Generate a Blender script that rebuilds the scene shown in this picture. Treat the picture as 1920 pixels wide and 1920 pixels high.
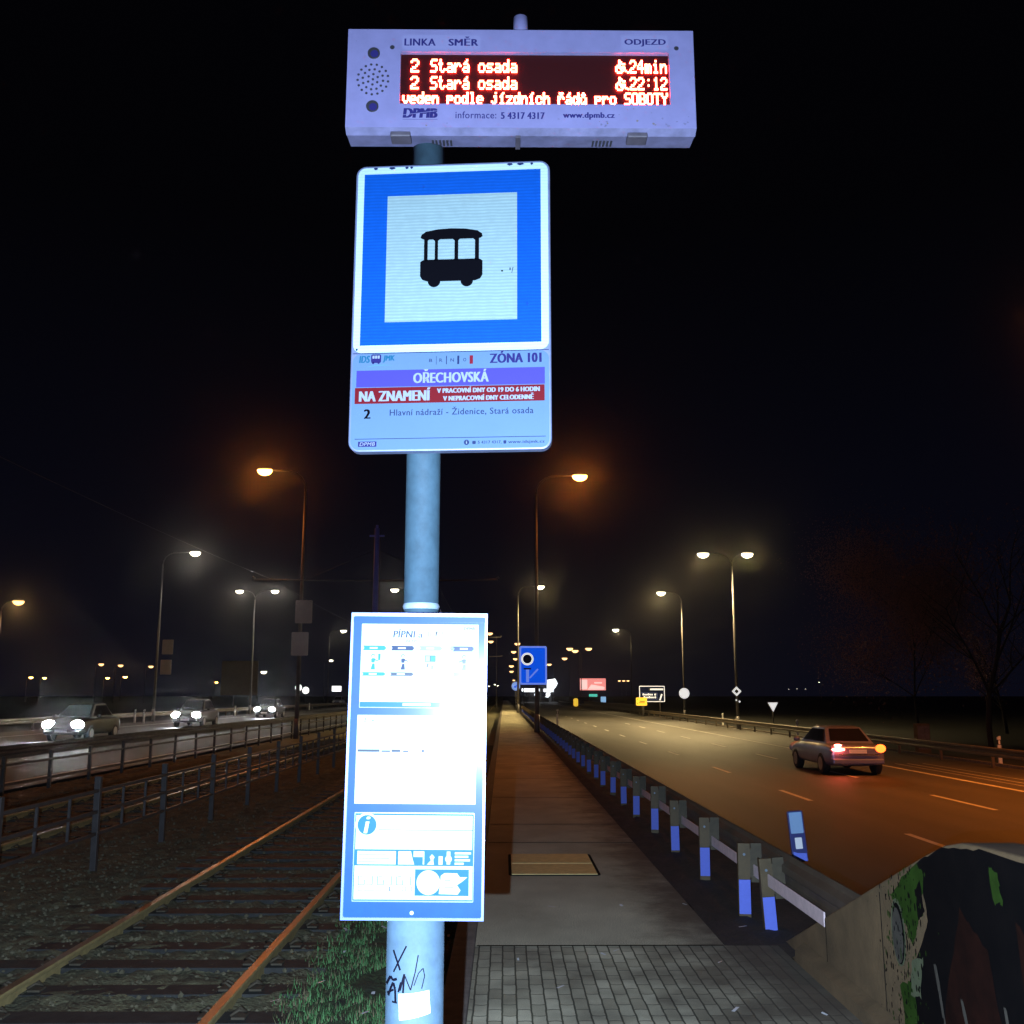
import bpy, bmesh, math, random
import numpy as np
from mathutils import Vector, Matrix
R = math.radians
random.seed(7)
for o in list(bpy.data.objects): bpy.data.objects.remove(o)
SC = bpy.context.scene
COL = SC.collection

# ------------------------------------------------------------------ camera, sky, exposure
cd = bpy.data.cameras.new('camera'); cam = bpy.data.objects.new('camera', cd); COL.objects.link(cam)
cam.location = (0, 0, 1.75); cam.rotation_euler = (R(90 + 10.5), 0, -0.0081)
cd.sensor_width = 36; cd.lens = 36 * 1850 / 1920; cd.clip_start = 0.02; cd.clip_end = 3000
SC.camera = cam
SC.view_settings.view_transform = 'Standard'; SC.view_settings.look = 'None'
SC.view_settings.exposure = 0; SC.view_settings.gamma = 1
SC.cycles.use_denoising = True
SC.cycles.max_bounces = 5; SC.cycles.diffuse_bounces = 2; SC.cycles.glossy_bounces = 3; SC.cycles.volume_bounces = 0
SC.cycles.transparent_max_bounces = 8
SC.cycles.sample_clamp_indirect = 4
SC.cycles.blur_glossy = 0.5
W = bpy.data.worlds.new('World'); SC.world = W; W.use_nodes = True
nt = W.node_tree; bg = nt.nodes['Background']
tc = nt.nodes.new('ShaderNodeTexCoord'); sx = nt.nodes.new('ShaderNodeSeparateXYZ'); rp = nt.nodes.new('ShaderNodeValToRGB')
nt.links.new(tc.outputs['Generated'], sx.inputs[0]); nt.links.new(sx.outputs['Z'], rp.inputs[0])
e = rp.color_ramp.elements
e[0].position = 0.0; e[0].color = (.0024, .0027, .0068, 1)
e[1].position = 0.45; e[1].color = (.0007, .0007, .0013, 1)
m_ = e.new(0.16); m_.color = (.0015, .0017, .0044, 1)
sky = nt.nodes.new('ShaderNodeTexSky'); sky.sky_type = 'NISHITA'; sky.sun_disc = False
sky.sun_elevation = R(-8); sky.sun_rotation = R(180)
ad = nt.nodes.new('ShaderNodeVectorMath'); ad.operation = 'MULTIPLY_ADD'
nt.links.new(sky.outputs[0], ad.inputs[0]); ad.inputs[1].default_value = (.002, .002, .002)
nt.links.new(rp.outputs[0], ad.inputs[2]); nt.links.new(ad.outputs[0], bg.inputs[0]); bg.inputs[1].default_value = 1.0

# the phone's flash beside the lens: the lit lamp whose bluish light and hard shadows fill the foreground
FLASH_POWER, FLASH_COL = 2700, (.56, .72, 1.0)
fl = bpy.data.lights.new('phone_flash', 'SPOT'); flash = bpy.data.objects.new('phone_flash', fl); COL.objects.link(flash)
fl.energy = FLASH_POWER; fl.color = FLASH_COL; fl.spot_size = R(160); fl.spot_blend = 1.0; fl.shadow_soft_size = 0.004
flash.location = (-.078, .02, 1.672); flash.rotation_euler = (R(90 - 18), 0, R(-1))

# ------------------------------------------------------------------ materials
def new_mat(name):
    m = bpy.data.materials.new(name); m.use_nodes = True
    return m, m.node_tree, m.node_tree.nodes['Principled BSDF']
def mat(name, col, rough=.6, metal=0., vary=.0, scale=8., bump=0., spec=None, coat=0., coat_r=.1, col2=None, bscale=None, detail=6):
    m, t, b = new_mat(name)
    b.inputs['Base Color'].default_value = (*col, 1); b.inputs['Roughness'].default_value = rough
    b.inputs['Metallic'].default_value = metal
    if spec is None and not metal and any(k in name for k in ('ink', 'spray', 'marker', 'print', 'paper', 'foil', 'acrylic', 'blue_powder', 'film')): spec = .08
    if spec is not None: b.inputs['Specular IOR Level'].default_value = spec
    if coat: b.inputs['Coat Weight'].default_value = coat; b.inputs['Coat Roughness'].default_value = coat_r
    if vary or bump or col2:
        c = t.nodes.new('ShaderNodeTexCoord')
        n = t.nodes.new('ShaderNodeTexNoise'); n.inputs['Scale'].default_value = scale; n.inputs['Detail'].default_value = detail
        n.inputs['Roughness'].default_value = .65
        t.links.new(c.outputs['Object'], n.inputs['Vector'])
        if vary or col2:
            r = t.nodes.new('ShaderNodeValToRGB'); r.color_ramp.elements[0].position = .3; r.color_ramp.elements[1].position = .72
            a = col2 if col2 else tuple(max(0, v * (1 - vary)) for v in col)
            z = col if col2 else tuple(min(1, v * (1 + vary)) for v in col)
            r.color_ramp.elements[0].color = (*a, 1); r.color_ramp.elements[1].color = (*z, 1)
            t.links.new(n.outputs['Fac'], r.inputs[0]); t.links.new(r.outputs[0], b.inputs['Base Color'])
        if bump:
            n2 = n
            if bscale:
                n2 = t.nodes.new('ShaderNodeTexNoise'); n2.inputs['Scale'].default_value = bscale; n2.inputs['Detail'].default_value = 4
                t.links.new(c.outputs['Object'], n2.inputs['Vector'])
            bp = t.nodes.new('ShaderNodeBump'); bp.inputs['Strength'].default_value = bump; bp.inputs['Distance'].default_value = .02
            t.links.new(n2.outputs['Fac'], bp.inputs['Height']); t.links.new(bp.outputs[0], b.inputs['Normal'])
    return m
def emit(name, col, strength):
    m, t, b = new_mat(name)
    b.inputs['Base Color'].default_value = (*[min(1, c) for c in col], 1)
    b.inputs['Emission Color'].default_value = (*col, 1); b.inputs['Emission Strength'].default_value = strength
    m.cycles.emission_sampling = 'NONE'
    return m
def asphalt(name, c1, c2, fine=.35, patch=.35, rough=.8, bump=.25, stretch=(1, .25, 1)):
    """fine grain on broad worn and oily patches that run along the road"""
    m, t, b = new_mat(name); N = t.nodes.new; L = t.links.new
    c = N('ShaderNodeTexCoord'); mp = N('ShaderNodeMapping'); mp.inputs['Scale'].default_value = stretch
    L(c.outputs['Object'], mp.inputs[0])
    a = N('ShaderNodeTexNoise'); a.inputs['Scale'].default_value = patch; a.inputs['Detail'].default_value = 8; a.inputs['Roughness'].default_value = .6
    L(mp.outputs[0], a.inputs['Vector'])
    g = N('ShaderNodeTexNoise'); g.inputs['Scale'].default_value = 120; g.inputs['Detail'].default_value = 3
    L(c.outputs['Object'], g.inputs['Vector'])
    r = N('ShaderNodeValToRGB'); r.color_ramp.elements[0].position = .32; r.color_ramp.elements[1].position = .68
    r.color_ramp.elements[0].color = (*c1, 1); r.color_ramp.elements[1].color = (*c2, 1); L(a.outputs['Fac'], r.inputs[0])
    g2 = N('ShaderNodeMapRange'); g2.inputs['From Min'].default_value = .3; g2.inputs['From Max'].default_value = .7
    g2.inputs['To Min'].default_value = 1 - fine; g2.inputs['To Max'].default_value = 1 + fine; L(g.outputs['Fac'], g2.inputs['Value'])
    mx = N('ShaderNodeVectorMath'); mx.operation = 'SCALE'; L(r.outputs[0], mx.inputs[0]); L(g2.outputs[0], mx.inputs['Scale'])
    L(mx.outputs[0], b.inputs['Base Color']); b.inputs['Roughness'].default_value = rough
    bp = N('ShaderNodeBump'); bp.inputs['Strength'].default_value = bump; bp.inputs['Distance'].default_value = .006
    L(g.outputs['Fac'], bp.inputs['Height']); L(bp.outputs[0], b.inputs['Normal'])
    return m
def sheeting(name, col, amount=.16, rough=.45, lines=230.):
    """reflective foil: fine horizontal embossed bands and a little speckle"""
    m, t, b = new_mat(name); N = t.nodes.new; L = t.links.new
    c = N('ShaderNodeTexCoord'); w = N('ShaderNodeTexWave'); w.bands_direction = 'Z'; w.inputs['Scale'].default_value = lines / 6.28
    w.inputs['Distortion'].default_value = 2.2; w.inputs['Detail'].default_value = 3; w.inputs['Detail Scale'].default_value = .6
    L(c.outputs['Object'], w.inputs['Vector'])
    n = N('ShaderNodeTexNoise'); n.inputs['Scale'].default_value = 45; n.inputs['Detail'].default_value = 5; L(c.outputs['Object'], n.inputs['Vector'])
    s = N('ShaderNodeMath'); s.operation = 'MULTIPLY'; L(w.outputs['Fac'], s.inputs[0]); L(n.outputs['Fac'], s.inputs[1])
    r = N('ShaderNodeMapRange'); r.inputs['From Max'].default_value = .7; r.inputs['To Min'].default_value = 1 - amount; r.inputs['To Max'].default_value = 1.0
    L(s.outputs[0], r.inputs['Value'])
    k = N('ShaderNodeVectorMath'); k.operation = 'SCALE'; k.inputs[0].default_value = col; L(r.outputs[0], k.inputs['Scale'])
    L(k.outputs[0], b.inputs['Base Color']); b.inputs['Roughness'].default_value = rough; b.inputs['Specular IOR Level'].default_value = .1
    return m
def paving(name):
    """small interlocking concrete blocks: staggered courses, mossy joints, single darker stones"""
    m, t, b = new_mat(name); N = t.nodes.new; L = t.links.new
    c = N('ShaderNodeTexCoord'); nz = N('ShaderNodeTexNoise'); nz.inputs['Scale'].default_value = 9; L(c.outputs['Object'], nz.inputs['Vector'])
    of = N('ShaderNodeVectorMath'); of.operation = 'MULTIPLY_ADD'; L(nz.outputs['Color'], of.inputs[0]); of.inputs[1].default_value = (.012, .012, 0)
    L(c.outputs['Object'], of.inputs[2])
    sp = N('ShaderNodeSeparateXYZ'); L(of.outputs[0], sp.inputs[0])
    wv = N('ShaderNodeMath'); wv.operation = 'SINE'; k = N('ShaderNodeMath'); k.operation = 'MULTIPLY'; k.inputs[1].default_value = 2 * math.pi / .165
    L(sp.outputs['X'], k.inputs[0]); L(k.outputs[0], wv.inputs[0])
    k2 = N('ShaderNodeMath'); k2.operation = 'MULTIPLY_ADD'; k2.inputs[1].default_value = .010; L(wv.outputs[0], k2.inputs[0]); L(sp.outputs['Y'], k2.inputs[2])
    cb = N('ShaderNodeCombineXYZ'); L(k2.outputs[0], cb.inputs['X']); L(sp.outputs['X'], cb.inputs['Y'])
    br = N('ShaderNodeTexBrick'); L(cb.outputs[0], br.inputs['Vector']); br.inputs['Scale'].default_value = 1
    br.inputs['Brick Width'].default_value = .20; br.inputs['Row Height'].default_value = .0825; br.inputs['Mortar Size'].default_value = .0055
    br.inputs['Mortar Smooth'].default_value = .25; br.offset = .5
    br.inputs['Color1'].default_value = (.56, .52, .36, 1); br.inputs['Color2'].default_value = (.36, .33, .22, 1); br.inputs['Mortar'].default_value = (.085, .09, .055, 1)
    big = N('ShaderNodeTexNoise'); big.inputs['Scale'].default_value = 1.6; big.inputs['Detail'].default_value = 7; L(c.outputs['Object'], big.inputs['Vector'])
    rr = N('ShaderNodeMapRange'); rr.inputs['From Min'].default_value = .35; rr.inputs['From Max'].default_value = .65; rr.inputs['To Min'].default_value = .42; rr.inputs['To Max'].default_value = 1.30
    L(big.outputs['Fac'], rr.inputs['Value'])
    gr = N('ShaderNodeTexNoise'); gr.inputs['Scale'].default_value = 160; L(c.outputs['Object'], gr.inputs['Vector'])
    g2 = N('ShaderNodeMapRange'); g2.inputs['To Min'].default_value = .6; g2.inputs['To Max'].default_value = 1.4; L(gr.outputs['Fac'], g2.inputs['Value'])
    q = N('ShaderNodeMath'); q.operation = 'MULTIPLY'; L(rr.outputs[0], q.inputs[0]); L(g2.outputs[0], q.inputs[1])
    s = N('ShaderNodeVectorMath'); s.operation = 'SCALE'; L(br.outputs['Color'], s.inputs[0]); L(q.outputs[0], s.inputs['Scale'])
    L(s.outputs[0], b.inputs['Base Color']); b.inputs['Roughness'].default_value = .85
    inv = N('ShaderNodeMath'); inv.operation = 'SUBTRACT'; inv.inputs[0].default_value = 1; L(br.outputs['Fac'], inv.inputs[1])
    bp = N('ShaderNodeBump'); bp.inputs['Strength'].default_value = .8; bp.inputs['Distance'].default_value = .01; L(inv.outputs[0], bp.inputs['Height'])
    L(bp.outputs[0], b.inputs['Normal'])
    return m
def dirt_edge(m, x0, x1, col, amount=.9):
    """soil washed over the paving along the guardrail side, with a ragged border"""
    t = m.node_tree; b = t.nodes['Principled BSDF']; N = t.nodes.new; L = t.links.new
    src = b.inputs['Base Color'].links[0].from_socket
    c = N('ShaderNodeTexCoord'); n = N('ShaderNodeTexNoise'); n.inputs['Scale'].default_value = 1.7; n.inputs['Detail'].default_value = 9; n.inputs['Roughness'].default_value = .7
    L(c.outputs['Object'], n.inputs['Vector']); sp = N('ShaderNodeSeparateXYZ'); L(c.outputs['Object'], sp.inputs[0])
    a = N('ShaderNodeMath'); a.operation = 'MULTIPLY_ADD'; a.inputs[1].default_value = 1.5; L(n.outputs['Fac'], a.inputs[0]); L(sp.outputs['X'], a.inputs[2])
    r_ = N('ShaderNodeMapRange'); r_.interpolation_type = 'SMOOTHSTEP'; r_.inputs['From Min'].default_value = x0 + .75; r_.inputs['From Max'].default_value = x1 + .75; r_.inputs['To Max'].default_value = amount
    L(a.outputs[0], r_.inputs['Value'])
    mx = N('ShaderNodeMix'); mx.data_type = 'RGBA'; L(r_.outputs[0], mx.inputs[0]); L(src, mx.inputs[6]); mx.inputs[7].default_value = (*col, 1)
    L(mx.outputs[2], b.inputs['Base Color'])
M = {}
M['housing'] = mat('grey_lilac_powder_coat', (0.1094, 0.1073, 0.2046), .5, vary=.10, scale=14, detail=9)
M['housing_dirty'] = mat('grimy_powder_coat', (0.1182, 0.1174, 0.2108), .55, scale=11, col2=(0.04378, 0.04341, 0.07442), detail=10)
M['black'] = mat('black_plastic', (.012, .012, .016), .5)
M['navy_ink'] = mat('navy_ink', (0.012, 0.0108, 0.066), .6)
M['label_film'] = mat('label_film', (0.1269, 0.1277, 0.2295), .4)
M['acrylic'] = mat('dark_red_acrylic', (0.01575, 0.00126, 0.00168), .6, spec=.1)
M['led'] = emit('red_led', (1, .04, .021), 110)
M['led_dim'] = emit('red_led_scrolling', (1, .045, .024), 95)
M['white_foil'] = sheeting('white_reflective_foil', (0.2189, 0.3, 0.3256))
M['panel_foil'] = sheeting('pale_reflective_foil', (0.1368, 0.1979, 0.2016), .28)
M['blue_foil'] = sheeting('blue_reflective_foil', (0.0008971, 0.03926, 0.2034), .28)
M['plain_foil'] = mat('pale_blue_foil', (0.04553, 0.07967, 0.129), .45, vary=.04, scale=6)
M['sign_edge'] = mat('folded_sign_edge', (0.0985, 0.1213, 0.2016), .4, metal=.4, vary=.2, scale=20)
M['black_ink'] = mat('black_ink', (.0012, .0012, .002), .8, spec=.01)
M['dark_ink'] = mat('dark_blue_ink', (0.0056, 0.0112, 0.0392), .6)
M['violet_ink'] = mat('violet_ink', (0.007296, 0.00608, 0.04864), .6)
M['purple_ink'] = mat('purple_ink', (0.02364, 0.02069, 0.1228), .5)
M['red_ink'] = mat('dark_red_ink', (0.06204, 0.001459, 0.003648), .5)
M['red_print'] = mat('red_print', (0.0798, 0.00266, 0.00798), .5)
M['white_ink'] = mat('white_ink', (0.1103, 0.1328, 0.1613), .5)
M['cyan_ink'] = mat('cyan_ink', (0.00456, 0.0456, 0.0836), .5)
M['swoosh_ink'] = mat('light_blue_ink', (0.038, 0.1064, 0.2128), .5)
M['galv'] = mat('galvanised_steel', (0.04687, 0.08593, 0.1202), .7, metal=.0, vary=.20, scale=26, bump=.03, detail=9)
M['galv_dim'] = mat('galvanised_steel_dim_flash', (0.02143, 0.04385, 0.05887), .7, vary=.22, scale=26, bump=.03, detail=9, spec=.15)  # same steel as the lower tube, darker: weaker flash put into the colour
M['galv_weld'] = mat('weld_bead', (0.1751, 0.2298, 0.2791), .4, metal=.2)
M['case_blue'] = mat('blue_powder_coat', (0.002189, 0.02681, 0.186), .45, vary=.12, scale=16, coat=.6, coat_r=.11)
M['case_edge'] = mat('pale_blue_edge', (0.06019, 0.09576, 0.2636), .35, metal=.2)
M['paper'] = mat('laminated_paper', (0.186, 0.2079, 0.1906), .5, coat=.5, coat_r=.10)
M['paper_tint'] = mat('laminated_tinted_paper', (0.0969, 0.171, 0.1539), .5, coat=.5, coat_r=.10)
M['p_teal'] = mat('teal_print', (0.004378, 0.07661, 0.1054), .5, coat=.5, coat_r=.10)
M['p_navy'] = mat('navy_print', (0.001596, 0.009576, 0.02926), .5, coat=.5, coat_r=.10)
M['p_grey'] = mat('pale_grey_print', (0.1272, 0.1319, 0.1366), .5, coat=.5, coat_r=.10)
M['p_faint'] = mat('faint_print', (.075, .082, .084), .5, coat=.5, coat_r=.10)
M['p_blue'] = mat('mid_blue_print', (0.001861, 0.04612, 0.1318), .5, coat=.5, coat_r=.10)
M['p_dark'] = mat('dark_grey_print', (0.01596, 0.0228, 0.03192), .5, coat=.5, coat_r=.10)
M['marker'] = mat('marker_pen', (0.0032, 0.0032, 0.008), .5)
M['sticker'] = mat('white_sticker', (0.646, 0.646, 0.6308), .4)
M['asphalt_path'] = asphalt('footpath_asphalt', (.42, .385, .26), (.68, .63, .44), patch=1.1, fine=.5, stretch=(1, .6, 1))
M['paving'] = paving('concrete_block_paving')
dirt_edge(M['asphalt_path'], 0.85, 1.7, (.075, .058, .038)); dirt_edge(M['paving'], 0.75, 1.9, (.07, .055, .036))
M['kerb'] = mat('kerb_concrete', (.17, .14, .115), .85, vary=.35, scale=7, bump=.3, bscale=60)
M['soil'] = mat('dark_soil', (0.04185, 0.02567, 0.0153), .95, scale=2.2, col2=(0.0108, 0.007254, 0.00495), bump=.9, bscale=22)
M['joint'] = mat('tar_joint', (.018, .016, .014), .9, spec=.02)
M['road'] = asphalt('carriageway_asphalt', (.040, .037, .033), (.092, .084, .073), fine=.55, patch=.55, rough=.62, stretch=(1, .12, 1))
M['road_wet'] = asphalt('damp_carriageway_asphalt', (.045, .042, .038), (.08, .073, .064), fine=.4, patch=.5, rough=.68, bump=.12, stretch=(1, .15, 1))
M['paint'] = mat('road_paint', (.62, .60, .56), .7, vary=.18, scale=4)
M['ballast'] = mat('ballast_bed', (0.2375, 0.2164, 0.1077), .95, scale=5, col2=(0.08379, 0.08035, 0.04306), bump=1., bscale=30)
M['rock'] = mat('ballast_stone', (0.1387, 0.1215, 0.06839), .9, vary=.45, scale=3.1)
M['sleeper'] = mat('tarred_sleeper', (0.0288, 0.02944, 0.02484), .75, vary=.5, scale=9, bump=.4)
M['rail_side'] = mat('rusty_rail', (0.351, 0.273, 0.108), .7, vary=.25, scale=12)
M['clip'] = mat('rusty_clip', (.075, .06, .035), .8, vary=.3, scale=9)
M['hinge'] = mat('grey_hinge', (.035, .030, .040), .6, vary=.3, scale=30)
M['rail_top'] = mat('polished_rail', (.26, .225, .17), .42, metal=1.)
M['grass'] = mat('grass_blade', (0.105, 0.2755, 0.085), .7, vary=.5, scale=6)
M['dry_grass'] = mat('dry_grass_blade', (.20, .17, .085), .8, vary=.4, scale=6)
M['turf'] = mat('grassy_soil', (.07, .11, .035), .95, scale=5, col2=(.03, .034, .02), bump=.8, bscale=25)
M['fence'] = mat('grey_painted_steel', (0.06104, 0.05365, 0.04942), .55, vary=.25, scale=8)
M['fence_dark'] = mat('dark_weathered_steel', (.075, .062, .054), .6, vary=.3, scale=5)
M['post_steel'] = mat('weathered_post_steel', (0.0969, 0.06817, 0.02736), .6, metal=.1, vary=.22, scale=14)
M['bracket_steel'] = mat('bracket_steel', (.066, .053, .027), .65, metal=.1, vary=.3, scale=14)
M['blue_reflect'] = sheeting('flash_tinted_reflective_wrap', (0.1872, 0.2604, 0.918), .22, lines=700)  # pale sheeting; the blue flash it returns is put into this colour
M['beam'] = mat('dusty_white_beam', (0.8246, 0.6521, 0.6354), .6, vary=.14, scale=16)
M['beam_steel'] = mat('guardrail_steel', (0.136, 0.105, 0.0715), .5, metal=.25, vary=.22, scale=3)
M['concrete'] = mat('stained_concrete', (0.1949, 0.1246, 0.05419), .9, scale=3.4, col2=(0.09386, 0.06232, 0.02592), bump=.25, bscale=45, detail=10)
M['spray_black'] = mat('black_spray_paint', (0.005, 0.004, 0.004), .8, scale=5, col2=(0.002, 0.002, 0.0025))
M['spray_red'] = mat('dark_red_spray_paint', (0.021, 0.006422, 0.003952), .8, scale=7, col2=(0.00741, 0.002964, 0.002223))
M['spray_green'] = mat('green_spray_paint', (0.0247, 0.057, 0.00836), .7, vary=.3, scale=9)
M['spray_pale'] = mat('pale_green_spray_paint', (0.1087, 0.1235, 0.06916), .7, vary=.2, scale=14)
M['spray_grey'] = mat('grey_spray_paint', (0.07296, 0.06612, 0.05244), .8, vary=.25, scale=8)
M['cover'] = mat('tan_steel_plate', (.80, .62, .24), .6, vary=.16, scale=14, bump=.15, bscale=90)
M['delin_white'] = sheeting('delineator_white', (0.301, 0.4788, 0.7132), .1)
M['delin_body'] = mat('delineator_body', (.02, .03, .16), .5)
M['white_plastic'] = mat('white_plastic', (.75, .75, .72), .5, vary=.08, scale=10)
M['mast'] = mat('lamp_mast_steel', (0.15, 0.144, 0.15), .5, metal=.3, vary=.15, scale=4)
M['mast_blue'] = mat('tall_mast_steel', (0.1267, 0.1663, 0.6283), .55, vary=.15, scale=4)
M['shell'] = mat('lamp_shell', (.28, .27, .26), .5)
M['sign_back'] = mat('sign_back_aluminium', (.55, .50, .48), .5, vary=.1, scale=4)
M['road_blue'] = mat('blue_sign_foil', (.008, .10, .75), .4)
M['road_blue_line'] = mat('faded_blue_line', (.10, .22, .85), .4)
M['sign_white'] = sheeting('white_sign_foil', (.92, .93, .92), .05)
M['sign_navy'] = mat('navy_sign_foil', (.008, .018, .09), .5)
M['yellow'] = mat('yellow_sign_foil', (.95, .62, .03), .5, vary=.1, scale=2)
M['wire'] = mat('wire', (.014, .014, .016), .5, metal=.3)
M['bark'] = mat('bark', (.016, .013, .012), .9, vary=.4, scale=6, bump=.4)
M['twig'] = mat('dry_brown_leaf', (0.3, 0.14, 0.091), .8, vary=.4, scale=3)
M['ground'] = mat('dark_ground', (.009, .009, .006), .95, scale=.25, col2=(.004, .005, .003), bump=.4, bscale=3)
M['glass'] = mat('dark_car_glass', (.012, .012, .014), .08, spec=.6)
M['tyre'] = mat('tyre_rubber', (.014, .014, .015), .8)
M['rim'] = mat('alloy_rim', (.45, .45, .47), .3, metal=.8)
M['chrome'] = mat('chrome_trim', (.75, .75, .78), .15, metal=1.)
M['plate'] = mat('number_plate', (.75, .77, .80), .5)
M['tail_red'] = emit('tail_lamp', (1, .12, .07), 60)
M['tail_amber'] = emit('amber_indicator', (1, .10, .012), 6.5)
M['head'] = emit('headlamp', (.93, .97, 1.0), 300)
M['plate_lamp'] = emit('plate_lamp', (.8, .85, 1), 4)
SODIUM, WHITE, WARM = (1, .24, .025), (1, .72, .32), (1, .55, .20)
M['bowl_sodium'] = emit('sodium_lamp_bowl', (1, .50, .12), 14)
M['bowl_white'] = emit('white_lamp_bowl', (1, .90, .66), 8)
M['bowl_warm'] = emit('warm_lamp_bowl', (1, .55, .22), 3.2)
M['canopy_lit'] = emit('lit_canopy_fascia', (.90, .95, 1.0), 2.6)
M['red_lit'] = emit('lit_red_poster', (1, .30, .27), 1.0)
M['pink_lit'] = emit('lit_pale_poster', (1, .66, .60), 1.1)
M['green_lit'] = emit('lit_green_letters', (.10, .75, .55), .8)
M['blue_lit'] = emit('lit_blue_poster', (.35, .65, 1), .7)
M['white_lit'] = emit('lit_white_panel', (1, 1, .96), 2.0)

M['retro_glow_white'] = emit('emissive_foil_white', (1, 1, .98), .75)  # emission stands in for headlight and flash light returned by reflective foil
M['retro_glow_blue'] = emit('emissive_foil_blue', (.0, .075, .70), .95)
M['retro_glow_line'] = emit('emissive_foil_pale_blue', (.16, .26, .85), .8)
M['retro_glow_yellow'] = emit('emissive_foil_yellow', (1, .60, .05), .85)
# ------------------------------------------------------------------ mesh builder
class MB:
    def __init__(s): s.v = []; s.f = []; s.m = []; s.mats = []; s.sm = []
    def mi(s, m):
        if m not in s.mats: s.mats.append(m)
        return s.mats.index(m)
    def add(s, vs, fs, m, smooth=False):
        o = len(s.v); s.v += [tuple(v) for v in vs]; k = s.mi(m)
        for f in fs: s.f.append([i + o for i in f]); s.m.append(k); s.sm.append(smooth)
        return s
    def box(s, x0, x1, y0, y1, z0, z1, m):
        v = [(x, y, z) for z in (z0, z1) for y in (y0, y1) for x in (x0, x1)]
        return s.add(v, [(0, 2, 3, 1), (4, 5, 7, 6), (0, 1, 5, 4), (2, 6, 7, 3), (0, 4, 6, 2), (1, 3, 7, 5)], m)
    def quad(s, a, b, c, d, m): return s.add([a, b, c, d], [(0, 1, 2, 3)], m)
    def rect(s, x0, z0, x1, z1, y, m): return s.quad((x0, y, z0), (x1, y, z0), (x1, y, z1), (x0, y, z1), m)
    def sheet(s, x0, x1, y0, y1, z, m): return s.quad((x0, y0, z), (x1, y0, z), (x1, y1, z), (x0, y1, z), m)
    def poly(s, pts, y, m): return s.add([(x, y, z) for x, z in pts], [tuple(range(len(pts)))], m)
    def disc(s, cx, cz, r, y, m, n=28, rz=None):
        rz = rz or r
        return s.poly([(cx + r * math.cos(2 * math.pi * i / n), cz + rz * math.sin(2 * math.pi * i / n)) for i in range(n)], y, m)
    def ring(s, cx, cz, r0, r1, y, m, n=32):
        v = [(cx + r * math.cos(2 * math.pi * i / n), y, cz + r * math.sin(2 * math.pi * i / n)) for i in range(n) for r in (r0, r1)]
        return s.add(v, [(2 * i, 2 * i + 1, (2 * i + 3) % (2 * n), (2 * i + 2) % (2 * n)) for i in range(n)], m)
    def prism(s, pts, y0, y1, m):
        """outline in x,z extruded from y0 (front) to y1"""
        n = len(pts); v = [(x, y0, z) for x, z in pts] + [(x, y1, z) for x, z in pts]
        return s.add(v, [tuple(range(n)), tuple(range(2 * n - 1, n - 1, -1))] + [(i, n + i, n + (i + 1) % n, (i + 1) % n) for i in range(n)], m)
    def tube(s, pts, rad, m, n=12, cap=True, smooth=True):
        pts = [Vector(p) for p in pts]; rad = rad if isinstance(rad, (list, tuple)) else [rad] * len(pts)
        v = []; up = None
        for i, p in enumerate(pts):
            t = (pts[min(i + 1, len(pts) - 1)] - pts[max(i - 1, 0)]).normalized()
            if up is None or abs(up.dot(t)) > .98:
                up = Vector((0, 0, 1)) if abs(t.z) < .9 else Vector((0, 1, 0))
            a = t.cross(up).normalized(); b = a.cross(t).normalized(); up = b
            for k in range(n):
                w = 2 * math.pi * k / n; v.append(p + (a * math.cos(w) + b * math.sin(w)) * rad[i])
        f = [(i * n + k, i * n + (k + 1) % n, (i + 1) * n + (k + 1) % n, (i + 1) * n + k) for i in range(len(pts) - 1) for k in range(n)]
        s.add(v, f, m, smooth)
        if cap:
            o = len(s.v) - len(v)
            for base, rev in ((0, 0), ((len(pts) - 1) * n, 1)):
                q = [o + base + k for k in range(n)]; s.f.append(q[::-1] if rev == 0 else q); s.m.append(s.mi(m)); s.sm.append(False)
        return s
    def ell(s, c, r, m, nu=14, nv=8, lower=False):
        v = []; f = []
        a0, a1 = (-math.pi / 2, 0) if lower else (-math.pi / 2, math.pi / 2)
        for j in range(nv + 1):
            a = a0 + (a1 - a0) * j / nv
            for i in range(nu):
                b = 2 * math.pi * i / nu
                v.append((c[0] + r[0] * math.cos(a) * math.cos(b), c[1] + r[1] * math.cos(a) * math.sin(b), c[2] + r[2] * math.sin(a)))
        for j in range(nv):
            for i in range(nu): f.append((j * nu + i, j * nu + (i + 1) % nu, (j + 1) * nu + (i + 1) % nu, (j + 1) * nu + i))
        return s.add(v, f, m, True)
    def text(s, txt, x0, z0, x1, z1, y, m, bold=0., slant=0.):
        c = bpy.data.curves.new('t', 'FONT'); c.body = txt; c.size = 1; c.fill_mode = 'FRONT'; c.shear = slant; c.space_character = 1.07 if bold else 1.0; c.resolution_u = 3
        o = bpy.data.objects.new('t', c); COL.objects.link(o)
        dg = bpy.context.evaluated_depsgraph_get(); me = o.evaluated_get(dg).to_mesh()
        vs = np.array([v.co[:2] for v in me.vertices]); fs = [tuple(p.vertices) for p in me.polygons]
        o.evaluated_get(dg).to_mesh_clear(); bpy.data.objects.remove(o); bpy.data.curves.remove(c)
        lo, hi = vs.min(0), vs.max(0); q = (vs - lo) / (hi - lo)
        e = bold * (z1 - z0)
        for k, d in enumerate((-1, -.33, .33, 1) if bold else (0,)):
            s.add([(x0 + e + u * (x1 - x0 - 2 * e) + d * e, y - k * .00005, z0 + w * (z1 - z0)) for u, w in q], fs, m)
        return s
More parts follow.
